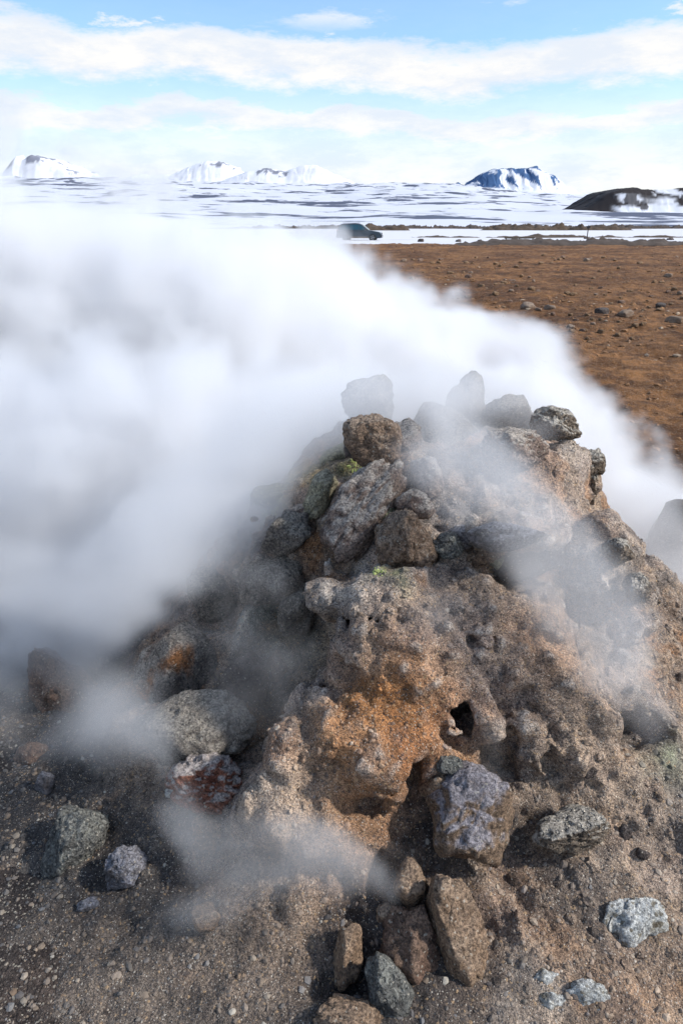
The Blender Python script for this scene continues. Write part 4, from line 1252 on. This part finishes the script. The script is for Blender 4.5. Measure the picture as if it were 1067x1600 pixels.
# ------------------------------------------------------------------ marker post and low rail at the edge of the plain
M_WOOD = plain('weathered_wood', (.10, .075, .055), 0.9, 0, .3, 8.0)
pp = at(916, 376, 66)
post = link('marker_post', None, loc=(pp[0], pp[1], 0))
tag(post, 'thin marker post with a small plate standing on the rubble bank', 'post')
bm_obj('pole', boxm(-.035, .035, -.035, .035, -.05, 1.55, .01), M_WOOD, post)
bm_obj('plate', boxm(-.16, .16, -.05, -.037, 1.30, 1.50, .006), M_BLACK, post)
pp = at(811, 374, 66)
rail = link('low_rail', None, loc=(pp[0], pp[1], 0.1))
tag(rail, 'low wooden rail lying along the snow edge', 'rail')
bm_obj('bar', boxm(-1.35, 1.35, -.05, .05, .36, .46, .015), M_WOOD, rail)
for x in (-1.2, 0.0, 1.2):
    bm_obj('stake', boxm(x - .05, x + .05, -.046, .046, -.2, .359, .01), M_WOOD, rail)

# ------------------------------------------------------------------ steam: real volume, density on a grid
def steam_material(name, dens, aniso=0.25, colr=(.985, .985, .99)):
    m = bpy.data.materials.new(name)
    m.use_nodes = True
    t = m.node_tree
    t.nodes.clear()
    out = t.nodes.new('ShaderNodeOutputMaterial')
    pv = nd(t, 'ShaderNodeVolumePrincipled', {'Color': (*colr, 1), 'Density': dens, 'Anisotropy': aniso})
    t.links.new(pv.outputs[0], out.inputs['Volume'])
    return m


def grid_volume(name, label, mn, mxx, vox, fn, mat):
    mn = np.array(mn, float)
    n = np.ceil((np.array(mxx) - mn) / vox).astype(int) + 1
    mxx = mn + (n - 1) * vox
    ax = [(mn[i] + np.arange(n[i]) * vox).astype(np.float32) for i in range(3)]
    den = np.empty((n[2], n[1], n[0]), np.float32)
    Yg, Xg = np.meshgrid(ax[1], ax[0], indexing='ij')
    CH = 16
    for k in range(0, n[2], CH):
        zz = ax[2][k:k + CH]
        P = np.stack([np.broadcast_to(Xg, (len(zz),) + Xg.shape), np.broadcast_to(Yg, (len(zz),) + Xg.shape), np.broadcast_to(zz[:, None, None], (len(zz),) + Xg.shape)], -1).reshape(-1, 3)
        den[k:k + CH] = fn(P).reshape(len(zz), n[1], n[0])
    den[0] = den[-1] = 0; den[:, 0] = den[:, -1] = 0; den[:, :, 0] = den[:, :, -1] = 0
    den[den < 0.015] = 0
    me = bpy.data.meshes.new(name)
    me.vertices.add(den.size)
    a = me.attributes.new('den', 'FLOAT', 'POINT')
    a.data.foreach_set('value', den.ravel())
    me.materials.append(mat)
    o = link(name, me)
    tag(o, label, kind='stuff')
    ng = bpy.data.node_groups.new(name, 'GeometryNodeTree')
    ng.interface.new_socket('Geometry', in_out='INPUT', socket_type='NodeSocketGeometry')
    ng.interface.new_socket('Geometry', in_out='OUTPUT', socket_type='NodeSocketGeometry')
    gi = ng.nodes.new('NodeGroupInput'); go = ng.nodes.new('NodeGroupOutput')
    pos = ng.nodes.new('GeometryNodeInputPosition').outputs[0]
    v = nd(ng, 'ShaderNodeVectorMath', {0: pos, 1: tuple(mn)}, operation='SUBTRACT').outputs[0]
    v = nd(ng, 'ShaderNodeVectorMath', {0: v, 1: (1 / vox,) * 3}, operation='MULTIPLY').outputs[0]
    v = nd(ng, 'ShaderNodeVectorMath', {0: v, 1: (.5,) * 3}, operation='ADD').outputs[0]
    v = nd(ng, 'ShaderNodeVectorMath', {0: v}, operation='FLOOR').outputs[0]
    ix = nd(ng, 'ShaderNodeVectorMath', {0: v, 1: (1.0, float(n[0]), float(n[0] * n[1]))}, operation='DOT_PRODUCT').outputs['Value']
    na = nd(ng, 'GeometryNodeInputNamedAttribute', {0: 'den'}, data_type='FLOAT').outputs[0]
    si = nd(ng, 'GeometryNodeSampleIndex', {'Geometry': gi.outputs[0], 'Value': na, 'Index': ix}, data_type='FLOAT', domain='POINT', clamp=True)
    vc = nd(ng, 'GeometryNodeVolumeCube', {'Density': si.outputs[0], 'Min': tuple(mn), 'Max': tuple(mxx), 'Resolution X': int(n[0]), 'Resolution Y': int(n[1]), 'Resolution Z': int(n[2])})
    sm = nd(ng, 'GeometryNodeSetMaterial', {'Geometry': vc.outputs[0], 'Material': mat})
    ng.links.new(sm.outputs[0], go.inputs[0])
    o.modifiers.new('steam', 'NODES').node_group = ng
    return o


def puffs(P, lst, warp1, f1, warp2, f2, erode, f3, soft, seed=0, inner=lambda n: 1.0, cap=1.5):
    """billowing density: soft ellipsoids pushed about by noise, edges eaten away"""
    W = np.stack([vn(P * f1 + 3.3 + seed, 0), vn(P * f1 + 8.1 + seed, 1), vn(P * f1 + 5.2 + seed, 2)], -1) * warp1
    W += np.stack([vn(P * f2 + 3.3, 1), vn(P * f2 + 8.1, 2), vn(P * f2 + 5.2, 3)], -1) * warp2
    Q = P + W
    S = np.zeros(len(P), np.float32)
    for c, rd, w in lst:
        q = (((Q - c) / rd) ** 2).sum(1)
        m = q < 1
        S[m] += w * (1 - q[m]) ** 2
    m = S > 0.01
    out = np.zeros(len(P), np.float32)
    if m.any():
        n = fbm(P[m] * f3 + seed, 4, seed, .62)
        out[m] = sstep(S[m] + erode * n * np.clip(cap - S[m], 0.05, 1), soft[0], soft[1]) * inner(n)
    return np.clip(out, 0, None)


def puff(px, py, d, rx, ry, rz, w=1.0):
    return (at(px, py, d).astype(np.float32), np.array([rx, ry, rz], np.float32), w)


def stream(pts, n, w=1.0):
    """puffs strung along a path of (px, py, d, radius)"""
    pts = np.array(pts, float)
    t = np.linspace(0, len(pts) - 1, n)
    out = []
    for s in t:
        q = [np.interp(s, np.arange(len(pts)), pts[:, i]) for i in range(4)]
        out.append(puff(q[0], q[1], q[2], q[3] * 1.15, q[3] * .8, q[3], w))
    return out


PLUME = [
    puff(-120, 520, 4.6, 1.7, 1.3, 1.15), puff(80, 540, 4.6, 1.5, 1.3, 1.05), puff(250, 560, 4.6, 1.4, 1.2, .95), puff(400, 540, 4.6, 1.2, 1.1, .85),
    puff(490, 500, 4.7, .80, 1.0, .70), puff(600, 570, 4.5, .8, .9, .62), puff(700, 610, 4.3, .75, .8, .52), puff(800, 640, 4.1, .65, .7, .42),
    puff(880, 695, 3.9, .48, .6, .36), puff(945, 770, 3.7, .42, .5, .32), puff(1030, 820, 3.5, .5, .5, .30), puff(1120, 860, 3.5, .6, .5, .28),
    puff(500, 720, 3.3, .9, .6, .7), puff(330, 720, 3.2, .95, .7, .75), puff(160, 740, 3.0, .9, .7, .75), puff(20, 760, 2.9, .9, .7, .7),
    puff(120, 880, 2.7, .65, .5, .42, .7), puff(240, 850, 2.6, .55, .4, .36, .6), puff(40, 930, 2.8, .55, .4, .35, .6), puff(-90, 390, 4.2, 1.0, .9, .50, .5),
    puff(470, 410, 5.4, .5, .6, .34, .9), puff(520, 392, 5.4, .34, .5, .24, .75), puff(-75, 300, 4.2, .30, .6, .42, .5), puff(-10, 262, 4.2, .26, .5, .38, .62), puff(60, 410, 4.7, 1.2, .9, .46, .8), puff(220, 430, 4.7, 1.0, .9, .42, .8), puff(190, 275, 4.8, .40, .5, .32, .32), puff(300, 470, 4.4, 1.3, .8, .5, .7), puff(120, 440, 4.4, 1.3, .8, .5, .7), puff(150, 500, 4.9, 1.9, 1.2, .95, .5), puff(350, 540, 4.8, 1.5, 1.2, .85, .5), puff(620, 480, 5.0, .4, .6, .34), puff(720, 525, 4.7, .4, .6, .3), puff(810, 550, 4.5, .38, .5, .28),
]
M_STEAM = steam_material('steam', 6.0, 0.35)
M_WISP = steam_material('steam_wisp', 4.6)
grid_volume('steam_plume', 'dense white steam blowing off the mound to the left', (-4.6, 1.9, 0.0), (2.4, 7.2, 2.75), .034,
            lambda P: puffs(P, PLUME, .10, 1.9, .07, 5.2, .62, 4.6, (.15, .72), 1, cap=1.15) * sstep(P[:, 2], 0.0, 0.15), M_STEAM)

WISPS = stream([(1010, 1150, 1.46, .05), (985, 1070, 1.46, .12), (910, 970, 1.52, .17), (850, 880, 1.62, .17), (780, 780, 1.75, .15), (720, 725, 1.9, .15), (680, 650, 2.2, .15)], 16, .9)
WISPS += stream([(835, 655, 2.25, .08), (740, 630, 2.3, .14), (660, 625, 2.3, .14)], 6, .75)
WISPS += stream([(970, 1060, 1.45, .09), (910, 980, 1.5, .12), (860, 920, 1.56, .1)], 5, 1.0)
WISPS += stream([(860, 1010, 1.5, .08), (950, 1090, 1.44, .09), (1030, 1120, 1.44, .08)], 5, .4)
WISPS += stream([(840, 650, 2.45, .10), (720, 640, 2.5, .20), (600, 620, 2.55, .24), (490, 660, 2.55, .26), (380, 750, 2.35, .26), (280, 845, 2.05, .24)], 18, 1.25)
WISPS += stream([(420, 1120, 1.5, .08), (400, 1000, 1.58, .14), (340, 900, 1.7, .18)], 6, .22)
WISPS += stream([(300, 1230, 1.34, .07), (220, 1140, 1.48, .12), (150, 1090, 1.75, .14), (60, 1010, 2.35, .2), (-20, 950, 2.5, .25)], 12, .85)
WISPS += stream([(-20, 1010, 2.25, .27), (110, 970, 2.25, .24), (230, 945, 2.1, .18)], 6, 1.2)
WISPS += stream([(-10, 1090, 1.75, .14), (60, 1120, 1.7, .14), (140, 1130, 1.6, .12)], 5, .3)
WISPS += stream([(210, 960, 1.78, .15), (140, 940, 1.85, .22), (20, 900, 1.95, .25)], 6, .8)
WISPS += stream([(300, 910, 1.85, .12), (220, 880, 1.95, .2), (140, 850, 2.05, .25)], 5, .8)
WISPS += stream([(580, 1400, 1.06, .035), (520, 1370, 1.12, .07), (440, 1340, 1.18, .09), (360, 1310, 1.24, .10), (290, 1290, 1.30, .11)], 11, 1.3)
WISPS += stream([(500, 1390, 1.08, .06), (400, 1370, 1.12, .08), (330, 1380, 1.12, .08)], 5, 1.2)
WISPS += stream([(600, 1350, 1.16, .05), (660, 1330, 1.2, .05)], 3, .4)
WISPS += stream([(790, 1210, 1.36, .04), (770, 1150, 1.38, .05)], 3, .25)
WISPS += stream([(1060, 1000, 2.2, .15), (1050, 880, 2.4, .24), (990, 800, 2.5, .2)], 6, .9)
WISPS += stream([(700, 980, 1.55, .10), (740, 900, 1.62, .12)], 3, .18)
grid_volume('steam_wisps', 'thin drifting steam wisps over the rocks of the mound', (-1.35, .85, 0.05), (1.45, 2.7, 1.45), .024,
            lambda P: puffs(P, WISPS, .09, 3.6, .035, 9.0, .38, 5.0, (.02, 1.15), 2), M_WISP)
